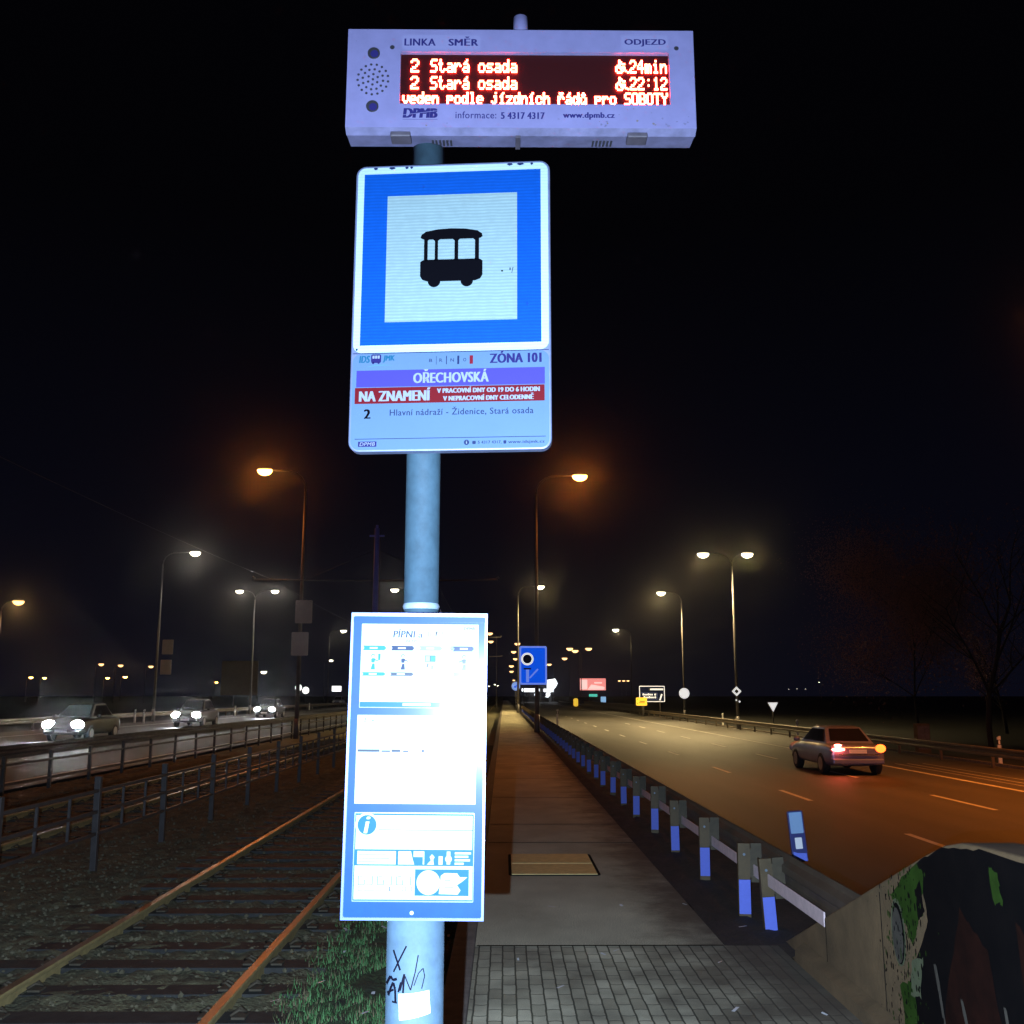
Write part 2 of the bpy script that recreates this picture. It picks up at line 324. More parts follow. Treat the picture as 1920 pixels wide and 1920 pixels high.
    def build(s, name, parent=None, loc=(0, 0, 0), bevel=0., subsurf=0):
        me = bpy.data.meshes.new(name); me.from_pydata(s.v, [], s.f); me.update()
        for k in s.mats: me.materials.append(M[k])
        me.polygons.foreach_set('material_index', s.m); me.polygons.foreach_set('use_smooth', s.sm)
        o = bpy.data.objects.new(name, me); COL.objects.link(o); o.location = loc
        if parent: o.parent = parent
        if bevel:
            b = o.modifiers.new('b', 'BEVEL'); b.width = bevel; b.segments = 2; b.limit_method = 'ANGLE'; b.angle_limit = R(40)
        if subsurf:
            b = o.modifiers.new('s', 'SUBSURF'); b.levels = subsurf; b.render_levels = subsurf
        return o
def line_of_text(parent, txt, x0, z0, x1, z1, y, m, bold=0., slant=0.):
    return MB().text(txt, x0, z0, x1, z1, y, m, bold, slant).build('lettering', parent)
def tag(o, label, cat, group=None):
    o['label'] = label; o['category'] = cat
    if group: o['group'] = group
    return o
def thing(name, label, cat, loc=(0, 0, 0), rz=0, group=None):
    o = bpy.data.objects.new(name, None); COL.objects.link(o); o.location = loc; o.rotation_euler = (0, 0, rz); o.empty_display_size = .1
    return tag(o, label, cat, group)
def struct(o): o['kind'] = 'structure'; return o
def copy_tree(o, parent=None):
    c = o.copy(); COL.objects.link(c)
    if parent: c.parent = parent
    for ch in list(o.children): copy_tree(ch, c)
    return c
def rrect(x0, z0, x1, z1, r, n=5):
    p = []
    for cx, cz, a in ((x1 - r, z1 - r, 0), (x0 + r, z1 - r, 90), (x0 + r, z0 + r, 180), (x1 - r, z0 + r, 270)):
        for i in range(n + 1):
            t = R(a + 90 * i / n); p.append((cx + r * math.cos(t), cz + r * math.sin(t)))
    return p

# ------------------------------------------------------------------ ground, roads, path, track bed
ZR, ZL, ZB = -.65, -.20, -.28     # right carriageway, left carriageway, track bed
struct(MB().sheet(-900, 900, -60, 1800, -.80, 'ground').build('ground'))
struct(MB().sheet(3.02, 16.9, -30, 900, ZR, 'road').build('road'))
struct(MB().sheet(-26.6, -10.35, -30, 900, ZL, 'road_wet').build('carriageway'))
def grid_sheet(x0, x1, y0, y1, nx, ny, z, amp, m, edge=True):
    b = MB(); v = []; rng = random.Random(3)
    for j in range(ny + 1):
        for i in range(nx + 1):
            k = rng.uniform(-amp, amp)
            v.append((x0 + (x1 - x0) * i / nx, y0 + (y1 - y0) * j / ny, z + k))
    f = [(j * (nx + 1) + i, j * (nx + 1) + i + 1, (j + 1) * (nx + 1) + i + 1, (j + 1) * (nx + 1) + i) for j in range(ny) for i in range(nx)]
    b.add(v, f, m, True); return b
bb = grid_sheet(-10.35, -.36, 2, 34, 120, 420, ZB + .012, .026, 'ballast'); bb.sheet(-10.35, -.36, 34, 900, ZB, 'ballast'); bb.sheet(-10.35, -.36, -30, 2, ZB, 'ballast')
struct(bb.build('track_bed'))
p = MB(); p.box(-.20, 1.57, 7.44, 320, -.78, 0, 'asphalt_path')
struct(p.build('path'))
struct(MB().box(-.20, 1.95, -6, 7.439, -.78, -.0008, 'paving').build('pavement'))
struct(MB().box(-.36, -.203, -6, 320, -.78, .004, 'kerb').build('kerb', bevel=.012))
j = MB()
for y in (7.425, 12.4, 14.1, 17.7, 21.6, 26.0, 34, 46): j.sheet(-.19, 1.56, y - (.012 if y < 8 else .018), y + (.016 if y < 8 else .018), .005, 'joint')
struct(j.build('path_joints'))
vg = grid_sheet(1.58, 2.98, 7.2, 40, 22, 200, -.015, .018, 'soil'); vg.sheet(1.58, 2.98, 40, 320, -.015, 'soil')
vg.quad((2.98, -6, .0), (2.98, 320, .0), (2.98, 320, -.8), (2.98, -6, -.8), 'soil'); vg.sheet(2.5, 2.98, -6, 7.2, -.015, 'soil')
struct(vg.build('verge'))
struct(MB().box(2.985, 3.13, -6, 320, -.79, .03, 'kerb').build('road_edge_kerb', bevel=.015))
struct(MB().box(16.9, 17.05, -30, 900, -.79, -.56, 'kerb').build('shoulder_kerb'))
bank = MB(); bank.quad((17.05, -30, -.6), (60, -30, -.6), (60, 900, -.6), (17.05, 900, -.6), 'ground')
struct(bank.build('roadside_terrain'))
lm = MB(); z = ZR + .004
def line(x, y0, y1, w=.125, zz=None): lm.sheet(x - w / 2, x + w / 2, y0, y1, z if zz is None else zz, 'paint')
for y in (17.3, 25.4, 33.7, 42.9, 52, 61, 70, 79, 88, 97, 106, 115): line(7.08, y - 1.9, y + .7)
for y in (14.8, 23.2, 31.5, 40.2, 49, 58, 67, 76, 85): line(10.42, y - 1.6, y + 1.6)
line(13.12, -20, 300, .15); line(3.55, 40, 300, .15)
for x, w in ((13.9, .05), (14.35, .07), (14.9, .05)): line(x, 8, 36, w)
struct(lm.build('lane_markings'))
lm = MB()
line(-23.6, -20, 400, .2, ZL + .004); line(-11.2, -20, 400, .15, ZL + .004)
for k in range(22): line(-17.0, 20 + 12 * k, 24 + 12 * k, .13, ZL + .004)
struct(lm.build('carriageway_markings'))

# ------------------------------------------------------------------ tram tracks
def rail_mb(x, y0, y1):
    b = MB(); pr = [(-.030, -.0), (.030, -.0), (.036, -.012), (.034, -.03), (.012, -.045), (.010, -.115), (.065, -.135), (.065, -.15), (-.065, -.15), (-.065, -.135), (-.010, -.115), (-.012, -.045), (-.034, -.03), (-.036, -.012)]
    n = len(pr); v = [(x + a, y0, -.17 + c) for a, c in pr] + [(x + a, y1, -.17 + c) for a, c in pr]
    for i in range(n):
        q = (i, (i + 1) % n, n + (i + 1) % n, n + i); b.add([v[t] for t in q], [(0, 1, 2, 3)], 'rail_top' if i == 0 else 'rail_side')
    return b
def track(label, xc, ys, group):
    t = thing('tram_track', label, 'tram track', (xc, 0, 0), 0, group)
    for s in (-1, 1): rail_mb(s * .755, -20, 420).build('rail', t)
    proto = None
    for k, y in enumerate(ys):
        if proto is None:
            b = MB(); b.box(-1.28, 1.28, -.115, .115, -.36, -.245, 'sleeper')
            for s in (-1, 1):
                for q in (-1, 1):
                    cx = s * .755 + q * .105
                    b.box(cx - .042, cx + .042, -.05, .05, -.255, -.232, 'clip')
                    b.tube([(cx - q * .05, -.04, -.225), (cx, -.025, -.195), (cx + q * .04, 0, -.215), (cx, .025, -.195), (cx - q * .05, .04, -.225)], .009, 'clip', 6)
            proto = b.build('sleeper', t, (0, y, 0))
        else:
            c = proto.copy(); COL.objects.link(c); c.parent = t; c.location = (random.uniform(-.03, .03), y + random.uniform(-.03, .03), random.uniform(-.012, .006)); c.rotation_euler = (0, 0, random.uniform(-.015, .015))
    return t
track('tram track with shiny rusty rails running past the tram stop post', -2.545, [3.0 + .62 * k for k in range(98)], 'tram tracks')
track('dark second tram track between the two steel fences', -7.3, [10 + .62 * k for k in range(60)], 'tram tracks')
def rocks(name, n, x0, x1, y0, y1, z, s0, s1, m, avoid=()):
    base = [(0, 0, 1), (.9, 0, .3), (.28, .85, .35), (-.72, .53, .3), (-.72, -.53, .35), (.28, -.85, .3), (.5, .5, -.6), (-.6, .2, -.6), (.1, -.7, -.6)]
    fc = [(0, 1, 2), (0, 2, 3), (0, 3, 4), (0, 4, 5), (0, 5, 1), (1, 6, 2), (2, 6, 3), (3, 6, 7), (3, 7, 4), (4, 7, 8), (4, 8, 5), (5, 8, 1), (1, 8, 6)]
    b = MB(); rng = random.Random(11)
    for i in range(n):
        y = y0 + (y1 - y0) * rng.random() ** 1.6; x = rng.uniform(x0, x1)
        if any(abs(x - a) < w for a, w in avoid): continue
        s = rng.uniform(s0, s1); a = rng.uniform(0, 6.28); ca, sa = math.cos(a), math.sin(a); fx, fy, fz = rng.uniform(.7, 1.3), rng.uniform(.6, 1.2), rng.uniform(.4, .9)
        v = []
        for q in base:
            px, py = q[0] * fx * s, q[1] * fy * s
            v.append((x + px * ca - py * sa, y + px * sa + py * ca, z + s * .25 + q[2] * fz * s))
        b.add(v, fc, m)
    o = b.build(name); o['kind'] = 'stuff'; o['label'] = 'brown crushed stone ballast around the tram rails'; o['category'] = 'gravel'; return o
rocks('gravel', 16000, -9.6, -.75, 4.6, 24, ZB + .012, .009, .027, 'rock', avoid=((-1.79, .085), (-3.30, .085)))
def grass(name, n, fn, h0, h1):
    b = MB(); rng = random.Random(5)
    for i in range(n):
        x, y, z = fn(rng); a = rng.uniform(0, 6.28); h = rng.uniform(h0, h1); w = rng.uniform(.002, .0045); l = rng.uniform(.1, .9) * h
        dx, dy = math.cos(a), math.sin(a)
        b.add([(x - dy * w, y + dx * w, z), (x + dy * w, y - dx * w, z), (x + dx * l, y + dy * l, z + h)], [(0, 1, 2)], 'dry_grass' if rng.random() < .22 else 'grass')
    o = b.build(name); o['kind'] = 'stuff'; o['label'] = 'short green grass beside the tram rail and the platform kerb'; o['category'] = 'grass'; return o
struct(grid_sheet(-1.30, -.36, 3.5, 40, 12, 300, ZB + .055, .03, 'turf').build('grass_strip'))
def gfn(r):
    while True:
        x = r.uniform(-1.5, -.36); y = 4.4 + 9 * r.random() ** 1.7
        if r.random() < .18 + .82 * min(1, max(0, (x + 1.45) / .8)) and math.sin(x * 9) + math.sin(y * 5.3 + x * 3) > -1.1 + r.random() * .8: return x, y, ZB + .05
grass('grass', 26000, gfn, .010, .062)
lt = MB(); rng = random.Random(2)
for i in range(46):
    x, y = rng.uniform(-1.5, -.4), rng.uniform(5, 10)
    if i > 34: x, y = rng.uniform(0, 1.9), rng.uniform(5.6, 9)
    zz = ZB + .10 if x < -.3 else .012
    a = rng.uniform(0, 3.1); l = rng.uniform(.012, .04); w = rng.uniform(.006, .012); dx, dy = math.cos(a), math.sin(a)
    lt.add([(x - dx * l - dy * w, y - dy * l + dx * w, zz), (x - dx * l + dy * w, y - dy * l - dx * w, zz), (x + dx * l + dy * w, y + dy * l - dx * w, zz + .008), (x + dx * l - dy * w, y + dy * l + dx * w, zz + .006)], [(0, 1, 2, 3)], 'sticker')
o = lt.build('litter'); o['kind'] = 'stuff'; o['label'] = 'small white paper scraps strewn in the grass'; o['category'] = 'litter'

# utility cover let into the path
t = thing('utility_cover', 'tan two-part steel utility cover set into the footpath', 'manhole cover', (.52, 10.85, 0))
MB().prism(rrect(-.47, -.66, .44, .66, .06), -.006, 0, 'joint').build('frame', t).rotation_euler = (R(-90), 0, 0)
for y0, y1 in ((-.63, -.012), (.012, .63)): MB().box(-.44, .41, y0, y1, .004, .013, 'cover').build('plate', t, bevel=.004)

# ------------------------------------------------------------------ tram stop: pole, sign, display, timetable case
PX, PY = -.203, 2.42
t = thing('tram_stop_pole', 'pale galvanised steel post carrying the tram stop sign, with marker scribbles low down', 'post', (PX, PY, 0))
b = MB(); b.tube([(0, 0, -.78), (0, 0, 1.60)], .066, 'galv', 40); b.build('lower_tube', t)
b = MB(); b.tube([(0, 0, 1.60), (0, 0, 3.42)], .0425, 'galv_dim', 32); b.build('upper_tube', t)
b = MB(); b.tube([(0, 0, 1.955), (0, 0, 1.962), (0, 0, 1.969)], [.0425, .0455, .0425], 'galv_weld', 32, cap=False); b.build('weld_ring', t)
def pole_stroke(b, pts, w=.0016, m='marker', r=.0668):
    q = [((x - 773) / 108 * .132, 1.261 - (y - 1727) / 193 * .228) for x, y in pts]
    for (x0, z0), (x1, z1) in zip(q[:-1], q[1:]):
        d = Vector((x1 - x0, z1 - z0)); L = d.length
        if L < 1e-6: continue
        d /= L; nx, nz = -d.y * w, d.x * w; k = max(1, int(L / .006)); v = []
        for i in range(k + 1):
            x = x0 + (x1 - x0) * i / k; zz = z0 + (z1 - z0) * i / k
            for s in (-1, 1):
                xx = max(-.064, min(.064, x + s * nx)); v.append((xx, -math.sqrt(r * r - xx * xx), zz + s * nz))
        b.add(v, [(2 * i, 2 * i + 1, 2 * i + 3, 2 * i + 2) for i in range(k)], m)
b = MB()
for s, w in (([(736, 1792), (750, 1826)], .0022), ([(761, 1782), (748, 1808), (737, 1831)], .0018), ([(722, 1858), (731, 1840), (736, 1846), (744, 1842)], .0028), ([(727, 1876), (733, 1858), (737, 1850), (741, 1862), (742, 1884)], .0026),
             ([(724, 1872), (738, 1862)], .002), ([(735, 1884), (745, 1884)], .002), ([(747, 1865), (752, 1847), (750, 1862), (758, 1832), (756, 1866)], .0022), ([(759, 1835), (770, 1860), (778, 1828), (783, 1798)], .0013), ([(776, 1852), (784, 1830), (792, 1822), (795, 1836), (790, 1858)], .0010)):
    pole_stroke(b, s, w)
b.build('marker_scribble', t)
b = MB()
q = [((x - 773) / 108 * .132, 1.261 - (y - 1727) / 193 * .228) for x, y in ((748, 1868), (803, 1862), (806, 1903), (750, 1914))]
v = []
for i in range(9):
    u = i / 8
    for (xa, za), (xb, zb) in ((q[0], q[1]), (q[3], q[2])):
        x = xa + (xb - xa) * u; v.append((x, -math.sqrt(.0672 ** 2 - x * x), za + (zb - za) * u))
b.add(v, [(2 * i, 2 * i + 1, 2 * i + 3, 2 * i + 2) for i in range(8)], 'sticker'); b.build('sticker', t)

# the stop sign (local: x across, z up from its lower edge, front at y=0)
t = thing('tram_stop_sign', 'blue and white tram stop sign with a black tram symbol and stop name', 'tram stop sign', (-.134, 2.335, 2.335), R(-4.2))
b = MB(); b.prism(rrect(-.25, 0, .25, .76, .026), .0, .030, 'sign_edge'); b.build('board', t, bevel=.003)
for zz in (.17, .60): MB().box(-.075 - .048, -.075 + .048, .030, .062, zz - .02, zz + .02, 'sign_edge').build('clamp', t)
fc = MB(); fc.prism(rrect(-.2445, .2535, .2445, .7545, .021), -.0006, -.0001, 'white_foil'); face = fc.build('pictogram_panel', t)
b = MB(); b.rect(-.2278, .2723, .2262, .7360, -.0012, 'blue_foil'); b.rect(-.1663, .3322, .1662, .6732, -.0018, 'panel_foil'); b.build('blue_square', face)
# tram symbol: roof, pillars, waist and wheels in one outline of black foil
b = MB(); y = -.0024
hw = .079
roof = [(-hw, .5560), (-hw + .002, .5640), (-.066, .5720), (-.035, .5780), (0, .5797), (.035, .5780), (.066, .5720), (hw - .002, .5640), (hw, .5560), (hw - .004, .5525), (.070, .5505), (-.070, .5505), (-hw + .004, .5525)]
b.poly(roof[::-1], y, 'black_ink')
for xa, xb in ((-.070, -.0605), (-.0425, -.0343), (.0077, .0173), (.0596, .070)): b.rect(xa, .492, xb, .551, y, 'black_ink')
for xa, xb in ((-.0625, -.0415), (-.0353, .0087), (.0163, .0606)):      # window corners
    r = .009
    for cx, cz, sx_, sz_ in ((xa, .551, 1, -1), (xb, .551, -1, -1), (xa, .4925, 1, 1), (xb, .4925, -1, 1)):
        pts = [(cx, cz)] + [(cx + sx_ * (r - r * math.sin(R(a))), cz + sz_ * (r - r * math.cos(R(a)))) for a in (0, 22, 45, 67, 90)]
        b.poly(pts if sx_ * sz_ < 0 else pts[::-1], y, 'black_ink')
b.poly([(-hw, .490), (-hw + .004, .4935), (-.069, .496), (.069, .496), (hw - .004, .4935), (hw, .490), (hw, .452), (.073, .442), (.06, .4375), (-.06, .4375), (-.073, .442), (-hw, .452)][::-1], y, 'black_ink')
for cx in (-.0431, .0397): b.disc(cx, .4375, .0158, y - .0003, 'black_ink')
b.rect(.126, .459, .131, .463, y, 'black_ink'); b.rect(.147, .462, .150, .469, y, 'dark_ink'); b.poly([(.152, .455), (.1535, .455), (.157, .470), (.155, .470)], y, 'dark_ink')
b.build('tram_symbol', face)
b = MB(); b.poly(rrect(-.2445, .0045, .2445, .2505, .021), -.0006, 'plain_foil'); low = b.build('stop_name_panel', t)
b = MB(); y = -.0012
b.rect(-.2338, .1640, .2340, .2070, y, 'purple_ink'); b.rect(-.2366, .1213, .2332, .1624, y, 'red_ink'); b.rect(-.2337, .0308, .2356, .0324, y, 'dark_ink')
b.rect(-.2445, .2505, .2445, .2525, y, 'dark_ink')
for k, (xa, xb) in enumerate(((-.0352, -.0341), (-.0103, -.0082), (.0176, .0226), (.0483, .0567))): b.rect(xa, .2190, xb, .2410, y, 'red_print' if k == 3 else 'dark_ink')
b.poly([(-.2126, .2152), (-.19, .2205), (-.165, .2215), (-.1406, .2190), (-.165, .2200), (-.19, .2185)], y, 'swoosh_ink')
b.build('printed_bars', low)
b = MB(); y = -.0018
line_of_text(low, 'IDS', -.2283, .2269, -.2005, .2453, y, 'cyan_ink', 0.06, .15); line_of_text(low, 'JMK', -.1690, .2269, -.1382, .2453, y, 'cyan_ink', 0.06, .15)
b.poly(rrect(-.198, .2262, -.1729, .2485, .004), y, 'violet_ink')
for xa in (-.1945, -.1880, -.1815): b.rect(xa, .2375, xa + .0050, .2450, y - .0004, 'white_ink')
for cx in (-.1925, -.1790): b.disc(cx, .2262, .0028, y, 'violet_ink', 12)
for ch, xa, xb in (('B', -.0522, -.0447), ('R', -.0269, -.0194), ('N', .0007, .0094), ('O', .0322, .0401)): line_of_text(low, ch, xa, .2256, xb, .2340, y, 'dark_ink', .012)
line_of_text(low, 'ZÓNA 101', .0980, .2195, .2264, .2505, y, 'violet_ink', 0.055)
line_of_text(low, 'OŘECHOVSKÁ', -.0916, .1719, .0963, .2075, y, 'white_ink', 0.045)
line_of_text(low, 'NA ZNAMENÍ', -.2259, .1272, -.0482, .1603, y, 'white_ink', 0.06)
line_of_text(low, 'V PRACOVNÍ DNY OD 19 DO 6 HODIN', -.0318, .1454, .2216, .1602, y, 'white_ink', 0.07)
line_of_text(low, 'V NEPRACOVNÍ DNY CELODENNĚ', -.0166, .1255, .2070, .1415, y, 'white_ink', 0.07)
line_of_text(low, '2', -.2127, .0832, -.1956, .1071, y, 'black_ink', 0.07)
line_of_text(low, 'Hlavní nádraží - Židenice, Stará osada', -.1481, .0871, .2058, .1099, y, 'dark_ink', 0.012)
b.rect(-.2247, .0119, -.1792, .0250, y, 'violet_ink'); line_of_text(low, 'DPMB', -.221, .0140, -.183, .0230, y - .0004, 'white_ink', .012, .2)
b.disc(.0424, .0191, .0066, y, 'dark_ink', 20); line_of_text(low, 'i', .0412, .0155, .0436, .0230, y - .0004, 'white_ink', .012)
b.poly(rrect(.0565, .0145, .0650, .0225, .002), y, 'dark_ink'); line_of_text(low, '5 4317 4317,', .0700, .0140, .1280, .0225, y, 'dark_ink', 0.03)
b.poly(rrect(.1325, .0145, .1395, .0225, .0015), y, 'dark_ink'); line_of_text(low, 'www.idsjmk.cz', .1440, .0130, .2325, .0225, y, 'dark_ink', 0.03)
b.build('printed_marks', low)
rng = random.Random(4); b = MB()   # chipped paint along the folded rim
for xa, w in ((-.205, .012), (-.165, .018), (-.123, .010), (-.11, .008), (.14, .016), (.165, .02), (.2, .008), (-.238, .006)):
    zz = .7515 if xa > -.23 else .262
    b.poly([(xa, zz), (xa + w * .4, zz - .004), (xa + w, zz - .001), (xa + w * .8, zz + .003), (xa + w * .2, zz + .003)][::-1], -.0012, 'dark_ink')
b.build('chipped_paint', t)

# departure display
t = thing('departure_display', 'long pale departure display box with red LED lines of trams and times', 'departure display', (.042, 2.305, 3.178))
hx, hz, D = .45, .28, .098
b = MB()   # shell with a real opening for the window
wx0, wx1, wz0, wz1 = -.3122, .3849, .0670, .2160
for xa, xb, za, zb in ((-hx, wx0, 0, hz), (wx1, hx, 0, hz), (wx0, wx1, 0, wz0), (wx0, wx1, wz1, hz)): b.rect(xa, za, xb, zb, 0, 'housing')
for (xa, za), (xb, zb) in (((wx0, wz0), (wx1, wz0)), ((wx1, wz0), (wx1, wz1)), ((wx1, wz1), (wx0, wz1)), ((wx0, wz1), (wx0, wz0))): b.quad((xa, 0, za), (xb, 0, zb), (xb, .014, zb), (xa, .014, za), 'housing')
b.quad((-hx, 0, hz), (hx, 0, hz), (hx, D, hz), (-hx, D, hz), 'housing'); b.quad((-hx, 0, 0), (-hx, 0, hz), (-hx, D, hz), (-hx, D, .004), 'housing'); b.quad((hx, 0, hz), (hx, 0, 0), (hx, D, .004), (hx, D, hz), 'housing')
b.rect(hx, .004, -hx, hz, D, 'housing')
b.quad((-hx, 0, 0), (-hx, .022, -.010), (hx, .022, -.010), (hx, 0, 0), 'housing_dirty'); b.quad((-hx, .024, -.006), (-hx, D, .004), (hx, D, .004), (hx, .024, -.006), 'housing_dirty'); b.quad((-hx, .022, -.010), (-hx, .024, -.006), (hx, .024, -.006), (hx, .022, -.010), 'housing_dirty')
b.build('housing', t)
b = MB(); b.rect(wx0, wz0, wx1, wz1, .013, 'acrylic'); scr = b.build('led_window', t)
G = {'2': '0E1101020C101F', '4': '02060A121F0202', '1': '040C040404040E', 'S': '0F10100E01011E', 't': '08081C08080906', 'a': '00000E010F110F', 'r': '00001619101010', 'o': '00000E1111110E', 's': '00000F100E011E',
     'd': '01010D1311130D', 'm': '00001A15151515', 'i': '04000C0404040E', 'n': '00001619111111', 'v': '00001111110A04', 'e': '00000E111F100E', 'p': '00001E111E1010', 'l': '0C04040404040E', 'j': '0200060202120C',
     'z': '00001F0204081F', 'h': '10101619111111', 'á': '02040E010F110F', 'í': '02040C0404040E', 'ř': '0A041619101010', 'ů': '040A041111130D', 'O': '0E11111111110E', 'B': '1E11111E11111E', 'T': '1F040404040404', 'Y': '11110A04040404', 'S': '0F10100E01011E', ':': '00040000040000', ' ': '00000000000000', 'c': '00000E1110110E'}
def led_text(b, s, x0, z0, x1, z1, y, m, big=1.28):
    px, pz = (x1 - x0) / (6 * len(s) - 1), (z1 - z0) / 7
    for i, ch in enumerate(s):
        g = G[ch]
        for r_ in range(7):
            bits = int(g[2 * r_:2 * r_ + 2], 16); c0 = 0
            while c0 < 5:
                if bits & (1 << (4 - c0)):
                    c1 = c0
                    while c1 < 4 and bits & (1 << (4 - c1 - 1)): c1 += 1
                    xa, xb = x0 + px * (6 * i + c0 + .5 - big / 2), x0 + px * (6 * i + c1 + .5 + big / 2); zc = z1 - pz * (r_ + .5)
                    b.rect(xa, zc - pz * .54, xb, zc + pz * .54, y, m); c0 = c1 + 1
                else: c0 += 1
WC = ['0010000', '0011000', '0010110', '0110000', '1011110', '1001010', '1000101', '0111000']
y = .0095
for za, zb in ((.1628, .2010), (.1145, .1515)):
    b = MB()
    led_text(b, '2', -.2861, za, -.2656, zb, y, 'led'); led_text(b, 'Stará osada', -.2350, za, -.0105, zb, y, 'led')
    for r_, row in enumerate(WC):
        for c_, ch in enumerate(row):
            if ch == '1': b.rect(.246 + c_ * .0041, zb - (r_ + 1) * .0049, .246 + (c_ + 1.25) * .0041, zb - r_ * .0049 + .0004, y, 'led')
    b.rect(.2765, za, .2808, za + .0055, y, 'led')
    led_text(b, '24min' if zb > .2 else '22:12', .2836, za, .3795, zb, y, 'led'); b.build('departure_line', scr)
b = MB(); led_text(b, 'veden podle jízdních řádů pro SOBOTY', -.3060, .0720, .3800, .1065, y, 'led_dim', 1.6); b.build('scrolling_line', scr)
b = MB(); y = -.0012
b.poly(rrect(-.309, .2215, -.105, .2645, .008), -.0005, 'label_film'); b.poly(rrect(.262, .2235, .384, .2665, .005), -.0005, 'label_film')
line_of_text(t, 'LINKA', -.3033, .2323, -.2219, .2526, y, 'navy_ink', .05); line_of_text(t, 'SMĚR', -.1887, .2324, -.1108, .2591, y, 'navy_ink', .05); line_of_text(t, 'ODJEZD', .2697, .2329, .3778, .2542, y, 'navy_ink', .05)
line_of_text(t, 'informace:', -.1683, .0250, -.0636, .0445, y, 'navy_ink', .01); line_of_text(t, '5 4317 4317', -.0520, .0240, .0607, .0429, y, 'navy_ink', .05); line_of_text(t, 'www.dpmb.cz', .1073, .0230, .2406, .0438, y, 'navy_ink', .05)
line_of_text(t, 'DPMB', -.3037, .0262, -.2141, .0530, y, 'navy_ink', .10, .12); b.rect(-.3037, .0215, -.2141, .0224, y, 'navy_ink')
b.quad((-.3037, y - .0005, .0330), (-.2141, y - .0005, .0455), (-.2141, y - .0005, .0467), (-.3037, y - .0005, .0342), 'label_film')
b.build('label_plate', t)
b = MB()
for r_, n in ((0, 1), (.0115, 6), (.0225, 12), (.0335, 17), (.0415, 0)):
    for i in range(n):
        a = 2 * math.pi * i / n + r_ * 40; b.disc(-.3825 + r_ * 1.18 * math.cos(a), .135 + r_ * 1.28 * math.sin(a), .0034, -.0006, 'black', 10)
b.build('speaker_grille', t)
for zz in (.2095, .058):
    b = MB(); b.tube([(-.382, -.003, zz), (-.382, .004, zz)], .0160, 'black', 24); b.disc(-.382 + .002, zz - .003, .0105, -.0036, 'navy_ink'); b.build('lock', t)
for cx, cz in ((-.3345, .2275), (.405, .2285)):
    b = MB(); b.disc(cx, cz, .0062, -.0008, 'black', 16); b.build('screw', t)
for cx in (-.31, .30):
    b = MB(); b.box(cx - .026, cx + .026, .010, .052, -.018, -.004, 'hinge'); b.build('hinge', t, bevel=.003)
b = MB()
for cx in (-.205, .215):
    for i in range(6):
        for k in range(4): b.box(cx - .028 + i * .0095, cx - .0225 + i * .0095, .055 + k * .0088, .0605 + k * .0088, -.0035 + k * .001, .004, 'black')
b.build('vent_slots', t)
MB().box(-.014, -.002, .02, .075, -.016, -.002, 'hinge').build('latch', t)
b = MB(); b.tube([(0, .05, .27), (0, .05, .350), (0, .05, .356)], [.0195, .0195, .012], 'housing', 20); b.build('sensor_stub', t)
MB().box(-.245 - .05, -.245 + .05, D + .001, D + .022, .03, .25, 'fence_dark').build('bracket', t)
rng = random.Random(9); b = MB()
for i in range(34):
    cx, cz, s = rng.uniform(-.44, .44), rng.choice((rng.uniform(.003, .02), rng.uniform(.22, .275), rng.uniform(.003, .055))), rng.uniform(.0012, .0042)
    if rng.random() < .5: cx = rng.uniform(.2, .44)
    a0 = rng.uniform(0, 6); b.poly([(cx + s * rng.uniform(.5, 1.4) * math.cos(a0 + k * .9), cz + s * rng.uniform(.4, 1.2) * math.sin(a0 + k * .9)) for k in range(7)], -.0004, 'fence_dark' if i % 4 == 0 else 'housing_dirty')
b.build('dirt_specks', t)

# timetable case
t = thing('timetable_case', 'blue framed timetable case of three posters mounted on the stop post', 'timetable case', (-.202, 2.305, 1.261)); t.rotation_euler = (0, R(.5), 0)
b = MB(); b.prism(rrect(-.158, 0, .158, .676, .006), 0, .046, 'case_edge'); b.build('case', t, bevel=.003)
b = MB(); b.poly(rrect(-.1525, .0055, .1525, .668, .004), -.0006, 'case_blue'); bd = b.build('backboard', t)
b = MB()
for xa, za, xb, zb in ((-.158, 0, -.1530, .676), (.1530, 0, .158, .676), (-.153, 0, .153, .005), (-.153, .6690, .153, .676)): b.box(xa, xb, -.0035, .0, za, zb, 'case_edge')
b.box(-.153, .153, -.0018, 0, .655, .6665, 'case_blue'); b.build('frame', t)
MB().box(-.045, .045, .046, .062, .1, .58, 'fence_dark').build('bracket', t)
b = MB(); b.poly(rrect(-.1333, .4595, .1375, .6505, .001), -.0012, 'paper'); p1 = b.build('poster', t); p1['label'] = 'beep and ride poster with coloured arrows and small figures'
b = MB(); y = -.0018
b.rect(.073, .5300, .1362, .6000, y + .0003, 'paper_tint')
b.text('PÍPNI', -.0603, .6192, -.0087, .6395, y, 'p_navy', .03, .12); b.text('a', -.0024, .6192, .0086, .6285, y, 'p_navy', .02, .12); b.text('JEĎ!', .0168, .6192, .0560, .6375, y, 'p_faint', .01)
b.text('BEEP', -.0297, .6083, -.0055, .6151, y, 'p_dark', .02, .15); b.text('& GO', -.0014, .6083, .0180, .6151, y, 'p_grey', .01, .15)
b.text('DPMB', .1032, .6381, .1287, .6445, y, 'p_navy', .05, .15)
